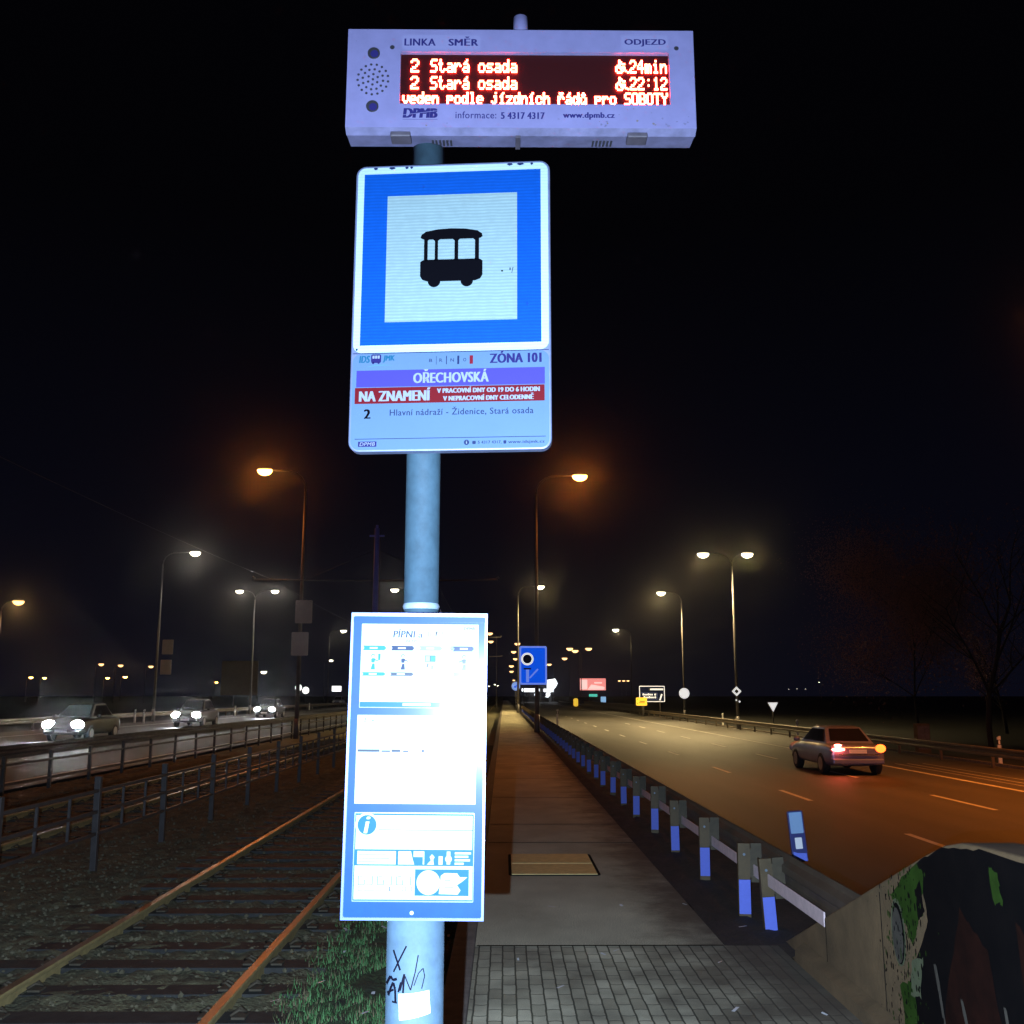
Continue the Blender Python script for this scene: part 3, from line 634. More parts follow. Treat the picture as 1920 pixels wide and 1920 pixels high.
for (xa, za, xb, zb), m in (((-.1292, .5895, -.0757, .6003), 'p_teal'), ((-.0642, .5895, -.0107, .6003), 'p_navy'), ((.0011, .5895, .0542, .6003), 'p_faint'), ((.0790, .5890, .1271, .6003), 'p_navy'), ((-.1295, .5315, -.0758, .5396), 'p_teal'), ((-.0650, .5315, -.0111, .5396), 'p_dark'), ((.0800, .5310, .1265, .5396), 'p_dark')):
    zc = (za + zb) / 2; b.poly([(xa, za), (xb - .004, za), (xb, zc - .001), (xb, zc + .001), (xb - .004, zb), (xa, zb), (xa + .003, zc)], y, m)
    b.rect(xa + .016, zc - .0018, xa + .034, zc + .0018, y - .0005, 'paper')
b.ring(.0765, .5962, .0026, .0038, y - .0004, 'p_navy', 16)
def fig(cx, z0, z1, m, arm):
    h = z1 - z0
    b.disc(cx, z1 - .17 * h, .12 * h, y, m, 14); b.disc(cx + .01 * h, z1 - .19 * h, .085 * h, y - .0004, 'paper', 12)
    b.poly([(cx - .10 * h, z0 + .42 * h), (cx + .10 * h, z0 + .42 * h), (cx + .13 * h, z0 + .66 * h), (cx, z0 + .70 * h), (cx - .12 * h, z0 + .64 * h)], y, m)
    b.poly([(cx - .14 * h, z0), (cx + .14 * h, z0), (cx + .10 * h, z0 + .36 * h), (cx - .04 * h, z0 + .36 * h)], y, m)
    b.poly([(cx + arm * .10 * h, z0 + .56 * h), (cx + arm * .34 * h, z0 + .48 * h), (cx + arm * .34 * h, z0 + .53 * h), (cx + arm * .10 * h, z0 + .64 * h)][::int(arm)], y, m)
fig(-.105, .5457, .5834, 'p_teal', 1); b.rect(-.0935, .567, -.0880, .582, y, 'p_teal'); fig(-.036, .5457, .5830, 'p_navy', 1)
b.rect(.0142, .564, .0395, .579, y, 'p_dark'); b.rect(.016, .5655, .026, .5775, y - .0003, 'paper_tint'); b.rect(.028, .5655, .038, .5775, y - .0003, 'p_teal'); b.poly([(.018, .551), (.021, .5505), (.024, .560), (.021, .562)], y, 'p_dark'); b.rect(.030, .546, .033, .556, y, 'p_dark')
fig(.1050, .5451, .5820, 'p_navy', -1)
for k in range(4): b.rect(-.128, .500 + k * .0055, .06 - k * .02, .5012 + k * .0055, y, 'p_faint')
b.rect(-.1322, .4607, .0520, .4725, y, 'p_blue'); b.rect(-.034, .4640, .030, .4700, y - .0004, 'paper')
b.build('print', p1)
b = MB(); b.poly(rrect(-.1363, .2475, .1365, .4430, .001), -.0012, 'paper'); p2 = b.build('poster', t); p2['label'] = 'white departure timetable sheet'
b = MB(); b.text('2', -.121, .428, -.116, .437, y, 'p_dark', .03); b.rect(-.104, .430, -.098, .432, y, 'p_dark')
for k, (xa, w) in enumerate(((-.1331, .05), (-.079, .020), (-.056, .020), (-.03, .012), (.012, .006))): b.rect(xa, .3610, xa + w, .3665 - (k % 2) * .002, y, 'p_dark')
for k in range(13):
    for c_ in range(9): b.rect(-.127 + c_ * .029, .2560 + k * .0075, -.127 + c_ * .029 + .010 + .004 * ((k * 7 + c_ * 3) % 4), .2574 + k * .0075, y, 'p_faint')
b.rect(.088, .322, .112, .3235, y, 'p_grey'); b.rect(.076, .314, .118, .3155, y, 'p_grey')
b.build('print', p2)
b = MB(); b.poly(rrect(-.1345, .0385, .1345, .2290, .002), -.0012, 'case_edge'); b.poly(rrect(-.1325, .0409, .1332, .2265, .001), -.0016, 'p_blue'); p3 = b.build('poster', t); p3['label'] = 'blue and white information notice with a round letter i'
b = MB(); y = -.0022
b.rect(-.1302, .1497, .1303, .2230, y, 'paper'); b.disc(-.1058, .2020, .0262, y - .0003, 'paper'); b.disc(-.1058, .2020, .0212, y - .0007, 'p_blue')
b.text('i', -.1130, .1840, -.0985, .2200, y - .0011, 'paper', .06, .25)
b.rect(-.0798, .1907, .1302, .1922, y - .0003, 'p_dark'); b.rect(.12, .2005, .126, .2015, y - .0003, 'p_grey')
b.rect(-.1251, .1178, -.0392, .1461, y, 'paper')
for k in range(3): b.rect(-.123, .1225 + k * .0075, -.042 - (k % 2) * .012, .1236 + k * .0075, y - .0004, 'p_dark')
b.poly([(-.034, .1178), (.002, .1178), (-.002, .130), (-.006, .1461), (-.034, .1461)], y, 'paper'); b.rect(.000, .134, .021, .1461, y, 'paper'); b.rect(.021, .118, .024, .1461, y, 'paper')
b.poly([(.030, .1178), (.046, .1178), (.044, .128), (.047, .134), (.041, .140), (.036, .134), (.039, .127)], y, 'paper'); b.rect(.056, .1178, .065, .136, y, 'paper'); b.rect(.074, .1185, .082, .1461, y, 'paper'); b.disc(.078, .130, .0075, y - .0004, 'paper', 12)
for k, w in enumerate((.020, .034, .03, .036)): b.rect(.092, .1180 + k * .0074, .092 + w, .1226 + k * .0074, y, 'paper')
b.rect(-.1304, .0437, .1319, .1150, y, 'paper')
for k in range(3):
    x = -.1217 + k * .0425
    for q in ((x, .0744, x + .0015, .093), (x, .0744, x + .014, .0755), (x + .0135, .0744, x + .015, .085), (x + .003, .092, x + .011, .0932), (x + .018, .0744, x + .032, .0753), (x + .031, .0744, x + .0325, .093)): b.rect(*q, y - .0004, 'p_dark')
for xa, xb in ((-.1211, -.051), (-.051, -.021), (-.016, -.0018)):
    for q in ((xa, .0618, xb, .0626), (xa, .0699, xb, .0707), (xa, .0618, xa + .001, .0707), (xb - .001, .0618, xb, .0707)): b.rect(*q, y - .0004, 'p_dark')
b.rect(.0043, .0521, .1240, .1080, y - .0003, 'p_blue'); b.disc(.0343, .0800, .0262, y - .0006, 'paper')
b.poly([(.058, .056), (.100, .055), (.106, .064), (.098, .075), (.110, .083), (.121, .092), (.104, .092), (.098, .100), (.070, .1005), (.062, .095)], y - .0006, 'paper')
for k in range(3): b.rect(.070, .070 + k * .007, .090 - k * .003, .0712 + k * .007, y - .0009, 'p_dark')
b.build('print', p3)
b = MB(); b.tube([(-.0008, -.003, .0160), (-.0008, .0, .0160)], .0042, 'galv_weld', 16); b.build('lock', t)

# ------------------------------------------------------------------ street furniture beside the path
t = thing('guardrail', 'low guardrail beside the footpath with blue-lit posts and white beam', 'guardrail', (1.96, 0, 0))
ys = [7.98] + [8.4 + 1.66 * k for k in range(62)]
def gpost(y):
    b = MB()
    for xa, xb in ((-.048, -.040), (.040, .048)): b.box(xa, xb, .0, .05, -.3, .565, 'post_steel')
    b.box(-.048, .048, -.006, 0, .285, .565, 'post_steel')
    b.box(-.044, .044, -.006, 0, -.3, .06, 'post_steel')
    return b
proto = None
for i, y in enumerate(ys):
    if proto is None:
        b = gpost(0); proto = b.build('post', t, (0.09 if i == 0 else 0, y, 0)); 
        b = MB(); b.box(-.046, .046, -.0085, -.0065, .02, .283, 'blue_reflect'); wrap = b.build('reflector', proto)
        b = MB(); b.box(.060, .148, .02, .028, .26, .565, 'bracket_steel'); b.box(.048, .060, .010, .024, .30, .52, 'bracket_steel'); b.box(.14, .148, .028, .075, .26, .565, 'bracket_steel'); b.tube([(.10, .012, .34), (.10, .02, .34)], .012, 'galv_weld', 6); b.tube([(.0, -.014, .48), (.0, -.006, .48)], .011, 'galv_weld', 6); brk = b.build('bracket', proto)
        proto.rotation_euler = (0, R(-3), 0); proto.location.z = -.06
    else:
        c = copy_tree(proto, t); c.location = (random.uniform(-.012, .012), y, random.uniform(-.012, .008)); c.rotation_euler = (0, R(random.uniform(-1, 1)), R(random.uniform(-3, 3)))
def wbeam(b, y0, y1, x, zc, h, face, m):
    """steel W-beam running along y; face = -1 or 1 is the side it bulges to"""
    pr = [(0, -.5), (.045, -.42), (.045, -.22), (0, -.10), (0, .10), (.045, .22), (.045, .42), (0, .5)]
    n = len(pr)
    for s in (0, .006):
        v = [(x + face * (a - s), y0, zc + c * h) for a, c in pr] + [(x + face * (a - s), y1, zc + c * h) for a, c in pr]
        b.add(v, [(i, i + 1, n + i + 1, n + i) if s == 0 else (n + i, n + i + 1, i + 1, i) for i in range(n - 1)], m)
b = MB(); b.box(.075, .088, 6.62, 150, .298, .392, 'beam'); b.build('beam', t, bevel=.01)
b = MB(); wbeam(b, 6.3, 150, .20, .43, .26, 1, 'beam_steel'); b.build('road_side_beam', t)
t = thing('delineator_post', 'slanted delineator post with a white and blue reflector on the verge', 'delineator', (2.62, 9.0, 0)); t.rotation_euler = (R(-2), R(-4), 0)
b = MB(); b.box(-.02, .02, .0, .04, -.3, .34, 'post_steel'); b.build('stake', t)
b = MB(); b.prism(rrect(-.068, .315, .068, .745, .012), 0, .03, 'delin_body'); bo = b.build('body', t, bevel=.004)
b = MB(); b.poly(rrect(-.056, .555, .056, .733, .008), -.002, 'delin_white'); b.build('reflector', bo)
b = MB(); b.poly(rrect(-.030, .425, .032, .520, .006), -.002, 'sign_white'); b.build('reflector', bo)
b = MB(); b.poly([(-.056, .322), (.060, .322), (.060, .385), (-.02, .392), (-.056, .405)], -.002, 'blue_reflect'); b.build('reflector', bo)

# concrete wall with graffiti
t = thing('concrete_wall', 'sloping concrete barrier wall covered in black and green graffiti', 'wall', (2.04, 0, 0))
pr = [(7.62, -.3), (7.62, -.02), (5.05, .965), (4.78, 1.06), (4.60, 1.098), (4.40, 1.112), (4.0, 1.125), (-3, 1.20), (-3, -.3)]
n = len(pr); b = MB(); v = [(0, y, z) for y, z in pr] + [(.26, y, z) for y, z in pr]
b.add(v, [tuple(range(n)), tuple(range(2 * n - 1, n - 1, -1))] + [(i, n + i, n + (i + 1) % n, (i + 1) % n) for i in range(n)], 'concrete'); b.build('slab', t, bevel=.014)
b = MB(); b.add([(-.09, 7.15, -.3), (-.09, -3, -.3), (-.09, -3, .075), (-.09, 7.0, .075), (-.004, 7.25, -.3), (-.004, -3, -.3), (-.004, -3, .10), (-.004, 7.1, .10)], [(0, 3, 2, 1), (0, 4, 7, 3), (3, 7, 6, 2)], 'concrete'); b.build('footing', t)
def wall_poly(b, pts, m, d, jag=0, seed=0):
    rng = random.Random(seed); q = []
    for i in range(len(pts)):
        (y0, z0), (y1, z1) = pts[i], pts[(i + 1) % len(pts)]
        for k in range(6 if jag else 1):
            u = k / 6; q.append((-d, y0 + (y1 - y0) * u + rng.uniform(-jag, jag), z0 + (z1 - z0) * u + rng.uniform(-jag, jag)))
    b.add(q, [tuple(range(len(q)))], m)
b = MB()
wall_poly(b, [(5.36, .78), (5.10, .93), (4.78, 1.055), (4.40, 1.10), (2.5, 1.12), (2.5, .03), (5.32, .03), (5.36, .24), (5.14, .50), (5.00, .68), (5.04, .84)], 'spray_black', .003, .008, 1)
wall_poly(b, [(4.62, .80), (4.40, .70), (4.2, .05), (4.9, .05), (4.84, .4)], 'spray_red', .005, .02, 2)
wall_poly(b, [(4.15, .86), (3.9, .78), (3.7, .2), (4.05, .1)], 'spray_red', .005, .02, 3)
wall_poly(b, [(5.46, .72), (5.10, .935), (5.00, .90), (5.06, .72), (5.20, .52), (5.26, .60), (5.34, .66)], 'spray_green', .006, .010, 4)
wall_poly(b, [(5.40, .28), (5.22, .36), (5.20, .03), (5.34, .03)], 'spray_green', .006, .012, 5)
wall_poly(b, [(5.12, .80), (5.05, .86), (5.02, .72), (5.10, .66)], 'spray_black', .008, .006, 6)
wall_poly(b, [(5.22, .46), (5.08, .50), (5.14, .30), (5.26, .28)], 'spray_pale', .007, .010, 7)
for k in (1, 4): wall_poly(b, [(4.5 - k * .17, 1.06 - .02 * (k % 3)), (4.42 - k * .17, 1.03), (4.40 - k * .17, .86 + .05 * (k % 2)), (4.47 - k * .17, .9)], 'spray_green', .006, .010, 20 + k)
for k, (yy, zz, h) in enumerate(((4.96, .50, .40), (4.70, .42, .30), (4.30, .5, .4), (4.1, .40, .30))): wall_poly(b, [(yy, zz), (yy - .03, zz), (yy - .14, zz - h), (yy - .10, zz - h)], 'spray_grey', .007, .006, 30 + k)
el = lambda c, r, a=0: [(c[0] + r[0] * math.cos(2 * math.pi * i / 22), c[1] + r[1] * math.sin(2 * math.pi * i / 22)) for i in range(22)][::-1]
wall_poly(b, el((5.37, .55), (.092, .165)), 'spray_pale', .009, .0); wall_poly(b, el((5.365, .545), (.078, .150)), 'spray_black', .011, 0); wall_poly(b, el((5.37, .535), (.070, .135)), 'spray_grey', .013, 0)
rng = random.Random(6)
for k in range(420):
    yy, zz, q_ = rng.gauss(5.27, .15), rng.uniform(.06, .97), rng.uniform(.0015, .008)
    if zz < 1.0 - (yy - 4.95) * .385: wall_poly(b, el((yy, zz), (q_, q_ * rng.uniform(.8, 2.6))), rng.choice(('spray_black', 'spray_black', 'spray_green')), .015 + k * .00001)
b.build('graffiti', t)
b = MB()
for y0 in (5.62, 6.6): wall_poly(b, [(y0, .03), (y0 - .012, .03), (y0 - .008, .70 - (y0 - 5.62) * .36), (y0 + .004, .70 - (y0 - 5.62) * .36)], 'joint', .0035)
b.build('crack', t)

# ------------------------------------------------------------------ fences
def fence(name, label, x, y0, pitch, n_big, subs, zg, ztop, rails, m, rw=.035, beam=None):
    t = thing(name, label, 'fence', (x, 0, 0), 0, 'steel fences along the tram tracks')
    y1 = y0 + pitch * (n_big - 1); pr = None
    for i in range(n_big):
        if pr is None: pr = MB().box(-.035, .035, -.035, .035, zg - .15, ztop, m).build('post', t, (0, y0, 0), bevel=.004)
        else:
            c = pr.copy(); COL.objects.link(c); c.parent = t; c.location = (random.uniform(-.01, .01), y0 + i * pitch, random.uniform(-.015, .015)); c.rotation_euler = (R(random.uniform(-1, 1)), R(random.uniform(-1, 1)), 0)
    for k, zz in enumerate(rails): MB().box(-.02, .02, y0 - 2, y1 + 1, zz - rw / 2, zz + rw / 2, m).build('rail', t)
    if subs:
        b = MB()
        for i in range(n_big * subs):
            y = y0 + (i // subs) * pitch + pitch * (i % subs + 1) / (subs + 1)
            b.box(-.014, .014, y - .014, y + .014, rails[-1], rails[0], m)
        o = b.build('bars', t); o['kind'] = 'stuff'
    if beam:
        b = MB(); wbeam(b, y0 - 2, y1 + 1, -.05, (beam[0] + beam[1]) / 2, beam[1] - beam[0], -1, m); b.build('beam', t)
    return t
fence('railing_fence', 'nearer grey steel railing fence between the two tram tracks', -4.78, 7.4, 2.35, 42, 2, -.28, .80, (.64, .40, .15), 'fence')
fence('roadside_fence', 'dark fence with a thick top beam along the left carriageway', -10.0, 12, 2.1, 90, 0, -.28, .55, (.36, -.03), 'fence_dark', .045, (.47, .74))
def far_rail(name, label, x, zg, face, y0, y1, step, group):
    t = thing(name, label, 'guardrail', (x, 0, zg), 0, group); pr = None
    for i in range(int((y1 - y0) / step) + 1):
        if i > 98: break
        if pr is None: pr = MB().box(-.05, .05, -.03, .03, -.2, .60, 'beam_steel').build('post', t, (-face * .09, y0, 0))
        else: c = pr.copy(); COL.objects.link(c); c.parent = t; c.location = (-face * .09, y0 + i * step, random.uniform(-.02, .02)); c.rotation_euler = (0, R(random.uniform(-2, 2)), R(random.uniform(-4, 4)))
    b = MB(); wbeam(b, y0 - 6, y1, 0, .52, .31, face, 'beam_steel'); b.build('beam', t)
far_rail('guardrail', 'long steel guardrail on the far side of the right road', 16.35, ZR, -1, 22, 300, 4, 'roadside steel guardrails')
far_rail('guardrail', 'steel guardrail behind the oncoming cars', -26.9, ZL, 1, 30, 330, 4, 'roadside steel guardrails')
b = MB(); b.box(16.75, 17.05, 122, 250, -.8, .42, 'kerb'); b.box(16.70, 17.1, 122, 250, .42, .52, 'kerb'); o = b.build('parapet_wall', bevel=.02); tag(o, 'low concrete parapet where the far guardrail ends by the yellow sign', 'wall')

# ------------------------------------------------------------------ lamps
BOWL = {'c': ('bowl_white', (1, .90, .74)), 's': ('bowl_sodium', SODIUM), 'w': ('bowl_white', WHITE), 'm': ('bowl_warm', WARM)}
def street_lamp(label, x, y, z0, H, arms, kind, power=0, size=1., group='street lamps along the roads', lean=0., name='street_lamp', cone=174, throw=1300, tilt=22):
    t = thing(name, label, 'street lamp', (x, y, z0), 0, group)
    rc = min(.9, H * .08); single = len(arms) == 1
    b = MB(); b.tube([(0, 0, -.2), (0, 0, H * .45), (0, 0, H - rc)], [.115, .085, .06], 'mast', 10); b.tube([(0, 0, -.1), (0, 0, .9)], .13, 'mast', 10); b.build('mast', t)
    for dx in arms:
        s = 1 if dx > 0 else -1; b = MB()
        pts = [(0, 0, H - rc)] + [(s * rc * (1 - math.cos(R(a))), 0, H - rc + rc * math.sin(R(a))) for a in (20, 40, 60, 80)] + [(dx, 0, H + .06)]
        b.tube(pts, .045, 'mast', 8); b.build('arm', t)
        b = MB(); cx = dx + s * .30 * size
        b.ell((cx, 0, H + .05), (.42 * size, .19 * size, .13 * size), 'shell'); hd = b.build('lamp_head', t)
        b = MB(); b.ell((cx, 0, H + .045), (.40 * size, .22 * size, .30 * size), BOWL[kind][0], 16, 6, lower=True); b.build('lamp_bowl', hd)  # bowls enlarged with distance: lamp bloom put into the shape
        if power:
            l = bpy.data.lights.new('lamp_light', 'SPOT'); l.energy = power; l.color = BOWL[kind][1]; l.spot_size = R(cone); l.spot_blend = .9; l.shadow_soft_size = .15
            lo = bpy.data.objects.new('lamp_light', l); COL.objects.link(lo); lo.parent = t; lo.location = (cx, 0, H - .25); lo.rotation_euler = (0, -s * R(tilt), 0)
            if dx is not arms[0]: l.energy = power * .15
            l = bpy.data.lights.new('halo_spot', 'SPOT'); l.energy = throw; l.color = BOWL[kind][1]; l.spot_size = R(80); l.spot_blend = 1; l.shadow_soft_size = .15   # second spot aimed back along the road, added for the lamp's halo
            lo = bpy.data.objects.new('halo_spot', l); COL.objects.link(lo); lo.parent = t; lo.location = (cx, 0, H - .25); lo.rotation_euler = (R(-72), 0, 0)
    return t
LP = 9000
street_lamp('orange sodium street lamp on the mast with the big blue road sign', 1.58, 48, -.05, 12.5, [1.9], 's', LP * .075, throw=2300, size= .95)
street_lamp('orange sodium street lamp by the left fence, arm pointing left', -9.75, 47.5, -.25, 12.85, [-1.75], 's', LP * .10, throw=2300, size= .95)
street_lamp('orange sodium street lamp just outside the right edge of the view', 18.3, 25.5, ZR, 12.6, [-2.6], 's', LP * 1.5, cone=128, throw=1200, tilt=-3)
street_lamp('orange sodium street lamp just outside the left edge of the view', -26.2, 26, -.2, 12.7, [2.1], 's', LP * .15, throw=800)
street_lamp('white street lamp on a thin mast just left of the big blue road sign mast', 1.4, 99, -.05, 12.5, [1.9], 'w', LP * 2, 1.1)
street_lamp('white street lamp peeping out left of the stop pole', -9.9, 103, -.25, 12.8, [-1.2], 'c', LP, 1.1)
street_lamp('white lamp with two pale sign plates on its leaning mast', -26.2, 75.5, -.2, 12.7, [2.1], 'c', LP * .2, 1.05)
street_lamp('double white street lamp beside the dark billboard', -26.2, 104, -.2, 12.7, [-1.35, 1.75], 'c', LP * .22, 1.05)
street_lamp('small white street lamp just left of the timetable case', -30, 171, -.2, 12.8, [2.0], 'c', LP, 1.3)
street_lamp('tiny white street lamp low beside the timetable case, below another', -53, 295, -.2, 12.0, [1.5], 'w', 0, 1.5)
street_lamp('warm lamp at the left edge on a dark mast', -37.5, 74, -.4, 9.0, [.9], 'm', LP * .3, 1.1)
street_lamp('double white street lamp above the diamond priority sign', 16.75, 72, ZR, 12.6, [-1.75, .85], 'w', LP * 5.2, 1.1, cone=158)
street_lamp('single white street lamp above the round white sign', 18.0, 100, ZR, 12.6, [-1.7], 'w', LP * 5.2, 1.15)
street_lamp('single white street lamp above the direction board', 20.2, 158, ZR, 12.6, [-2.0], 'w', LP * 4, 1.3)
G2 = 'distant lamps beyond the end of the road'
def dist(label, px, py, kind, H=12.0, size=1.8, arms=(-.8,), g=G2, z0=-.4, power=0):
    h = z0 + H - 1.75; y = h * 1850 / (1303 - py); x = (px - 945) / 1850 * y
    return street_lamp(label, x - arms[0] * 1.3, y, z0, H, list(arms), kind, power, size, g)
dist('upper of two warm lamps right beside the timetable case', 920, 1190, 'm', 12.6, 1.35); dist('lower of two warm lamps right beside the timetable case', 922, 1205, 'm', 12.6, 1.35)
for lab, px, py, s in (('topmost warm lamp in the column left of the big blue road sign', 972, 1209, 1.5), ('second warm lamp down in the column left of the big blue road sign', 965, 1224, 1.6), ('third warm lamp down in the column left of the big blue road sign', 968, 1237, 1.7), ('fourth warm lamp down in the column left of the big blue road sign', 961, 1250, 2.2), ('fifth warm lamp down in the column left of the big blue road sign', 961, 1260, 2.3), ('lowest warm lamp in the column, just over the round blue sign', 965, 1276, 2.6)):
    dist(lab, px, py, 'm', 12.6, s)
dist('warm lamp close to the right edge of the big blue road sign', 1031, 1247, 'm', 12, 1.9)
dist('warm lamp alone between the blue road sign and the three-lamp mast', 1060, 1236, 'm', 12.6, 2.0)
t3 = dist('tall mast with warm lamps above the red billboard', 1068, 1218, 'm', 12.6, 1.9, (-1.6, 1.6)); dist('warm lamp in front of the two-armed mast above the red billboard', 1080, 1222, 'm', 12.2, 1.9)
for lab, px in (('leftmost of three warm lamps in a row over the direction board', 1160), ('middle of three warm lamps in a row over the direction board', 1168), ('rightmost of three warm lamps in a row over the direction board', 1176)): dist(lab, px, 1277, 'm', 12, 2.6)
for lab, px, py, k in (('left one of the pair of orange lamps far left above the first oncoming car', 72, 1271, 's'), ('right, brighter one of the orange lamps far left above the first oncoming car', 97, 1272, 's'), ('upper left of four orange lamps clustered left of the plated mast', 199, 1247, 'm'), ('upper right of four orange lamps clustered left of the plated mast', 235, 1249, 'm'),
                       ('lower left of four orange lamps clustered left of the plated mast', 213, 1272, 's'), ('lower right of four orange lamps clustered left of the plated mast', 245, 1270, 's'), ('single warm lamp just left of the mast with two pale plates', 291, 1251, 'm'), ('orange lamp at the left edge of the dark billboard', 414, 1280, 's'), ('small white lamp low behind the right of the dark billboard', 499, 1261, 'w')):
    dist(lab, px, py, k, 10.5 if py < 1260 else 8.75, 1.9 if py < 1260 else 2.1, (.9,))
for lab, px, py in (('leftmost of three tiny far white lights over the yield sign', 1472, 1293), ('middle of three tiny far white lights over the yield sign', 1487, 1292), ('rightmost of three tiny far white lights over the yield sign', 1503, 1292), ('tiny far white light highest on the right', 1529, 1280)): dist(lab, px, py, 'w', 10, .8)  # distant house windows, drawn as small lamps on added masts
for lab, px, py in (('tiny white light left of the path end below the warm lamp column', 918, 1287), ('second tiny white light left of the path end', 929, 1284), ('third tiny white light left of the path end', 934, 1286)): dist(lab, px, py, 'w', 11, 1.9)

# ------------------------------------------------------------------ overhead line masts and wires
def cat_mast(label, y, H=8.2):
    t = thing('overhead_line_mast', label, 'mast', (-4.78, y, -.28), 0, 'overhead line masts between the tracks')
    b = MB(); b.tube([(0, 0, -.2), (0, 0, 4), (0, 0, H)], [.15, .12, .09], 'mast_blue', 12); b.box(-.28, .28, -.03, .03, H - .32, H - .26, 'mast_blue'); b.tube([(0, 0, H - .02), (0, 0, H + .12)], .05, 'mast_blue', 8); b.build('pole', t)
    for s in (-1, 1):
        b = MB(); b.tube([(0, 0, 6.22), (s * 3.2, 0, 6.24), (s * 4.55, 0, 6.26)], .028, 'mast', 8); b.tube([(s * 4.5, 0, 6.30), (s * 4.6, 0, 6.36)], .04, 'mast', 8); b.tube([(0, 0, 7.4), (s * 2.6, 0, 6.26)], .008, 'wire', 5); b.build('cantilever', t)
    return t
cat_mast('violet-grey overhead line mast standing just left of the stop pole', 36.7)
for lab, y in (('overhead line mast right behind the timetable case, second along the tracks', 74), ('third overhead line mast far along the tracks', 111), ('most distant overhead line mast along the tracks', 148)): cat_mast(lab, y)
def wire(label, x, z, ys):
    b = MB()
    for y0, y1 in zip(ys[:-1], ys[1:]):
        pts = [(x, y0 + (y1 - y0) * k / 8, z - .22 * 4 * (k / 8) * (1 - k / 8)) for k in range(9)]; b.tube(pts, .0045, 'wire', 6)
    tag(b.build('contact_wire'), label, 'wire', 'contact wires above the tracks')
wire('thin overhead wire sloping down from the upper left to the mast arm', -8.6, 5.96, (-1, 36.7, 74, 111, 148)); wire('thin overhead wire above the track beside the stop', -2.55, 5.96, (36.7, 74, 111, 148))

# ------------------------------------------------------------------ signs
def board(name, label, x, y, z0, w, h, m, r=.06, cat='road sign', back='sign_back', posts=(), zg=0, thick=.03, group=None, face_extra=None, border=None):
    t = thing(name, label, cat, (x, y, z0), 0, group)
    b = MB(); b.prism(rrect(-w / 2, 0, w / 2, h, r), 0, thick, back); b.build('plate', t)
    b = MB(); b.poly(rrect(-w / 2 + .01, .01, w / 2 - .01, h - .01, r), -.004, border or m)
    if border: b.poly(rrect(-w / 2 + .09, .09, w / 2 - .09, h - .09, r * .7), -.008, m)
    if face_extra: face_extra(b)
    b.build('face', t)
    for px in posts: MB().tube([(px, thick + .05, zg - z0 - .2), (px, thick + .05, h * .9)], .05, 'mast', 8).build('post', t)
    return t
def blue_face(b):
    b.ring(-.28, 1.22, .21, .30, -.010, 'retro_glow_white'); b.disc(-.28, 1.22, .21, -.010, 'sign_navy'); b.rect(-.38, 1.17, -.18, 1.26, -.014, 'p_dark')
    b.rect(-.34, .12, -.20, .80, -.010, 'retro_glow_line'); b.rect(-.46, .72, -.10, .80, -.012, 'p_dark')
    b.quad((-.20, -.012, .34), (-.14, -.012, .30), (.26, -.012, .72), (.20, -.012, .77), 'retro_glow_line')
board('road_sign', 'big blue road sign with a white ring on the lamp mast by the path', 1.40, 47.75, 2.22, 1.33, 1.84, 'retro_glow_blue', .09, face_extra=blue_face, border='retro_glow_line')
def disc_sign(name, label, x, y, zc, r, m, inner=None, zg=None, cat='road sign'):
    t = thing(name, label, cat, (x, y, zc)); b = MB(); n = 28
    b.prism([(r * math.cos(2 * math.pi * i / n), r * math.sin(2 * math.pi * i / n)) for i in range(n)], 0, .03, 'sign_back'); b.build('plate', t)
    b = MB(); b.disc(0, 0, r * .97, -.005, m)
    if inner: inner(b)
    b.build('face', t)
    if zg is not None: MB().tube([(0, .08, zg - zc - .2), (0, .08, r * .8)], .04, 'mast', 8).build('post', t)
M['pale_blue_foil'] = emit('pale_blue_round_sign', (.18, .34, .90), .6)  # foil made to emit in place of the light it reflects back
disc_sign('road_sign', 'round pale blue sign on a post at the path end', 1.42, 118, 2.75, .52, 'pale_blue_foil', lambda b: (b.disc(-.10, -.06, .13, -.010, 'retro_glow_blue', 14), b.disc(.14, .06, .13, -.010, 'retro_glow_blue', 14)), 0)
disc_sign('road_sign', 'plain round white sign low on a lamp mast beyond the guardrail', 17.95, 99.7, 1.9, .53, 'retro_glow_white')
for lab, x, y, zc in (('left and higher of two round white discs near the tall grey plated mast', -53.6, 262, 3.6), ('right and lower of two round white discs near the tall grey plated mast', -51.7, 262, 2.9)): disc_sign('road_sign', lab, x, y, zc, .9, 'white_lit', None, -.4)
t = thing('road_sign', 'white diamond priority sign on the double lamp mast', 'road sign', (16.68, 71.75, 2.0))
b = MB(); d = .36; b.prism([(0, -d), (d, 0), (0, d), (-d, 0)], 0, .03, 'sign_back'); b.build('plate', t)
b = MB(); b.poly([(0, -d * .95), (d * .95, 0), (0, d * .95), (-d * .95, 0)], -.005, 'retro_glow_white'); b.poly([(0, -d * .45), (d * .45, 0), (0, d * .45), (-d * .45, 0)], -.010, 'p_grey'); b.build('face', t)
b = MB(); b.disc(-.05, -.62, .06, -.01, 'retro_glow_white', 12); b.disc(.18, -.72, .07, -.01, 'retro_glow_white', 12); b.build('reflector', t)
t = thing('road_sign', 'white triangular yield sign behind the far guardrail', 'road sign', (17.7, 66, .95))
b = MB(); b.prism([(0, -.38), (.41, .36), (-.41, .36)], 0, .03, 'sign_back'); b.build('plate', t)
b = MB(); b.poly([(0, -.36), (.39, .345), (-.39, .345)], -.005, 'red_print'); b.poly([(0, -.30), (.33, .305), (-.33, .305)], -.010, 'retro_glow_white'); b.build('face', t)
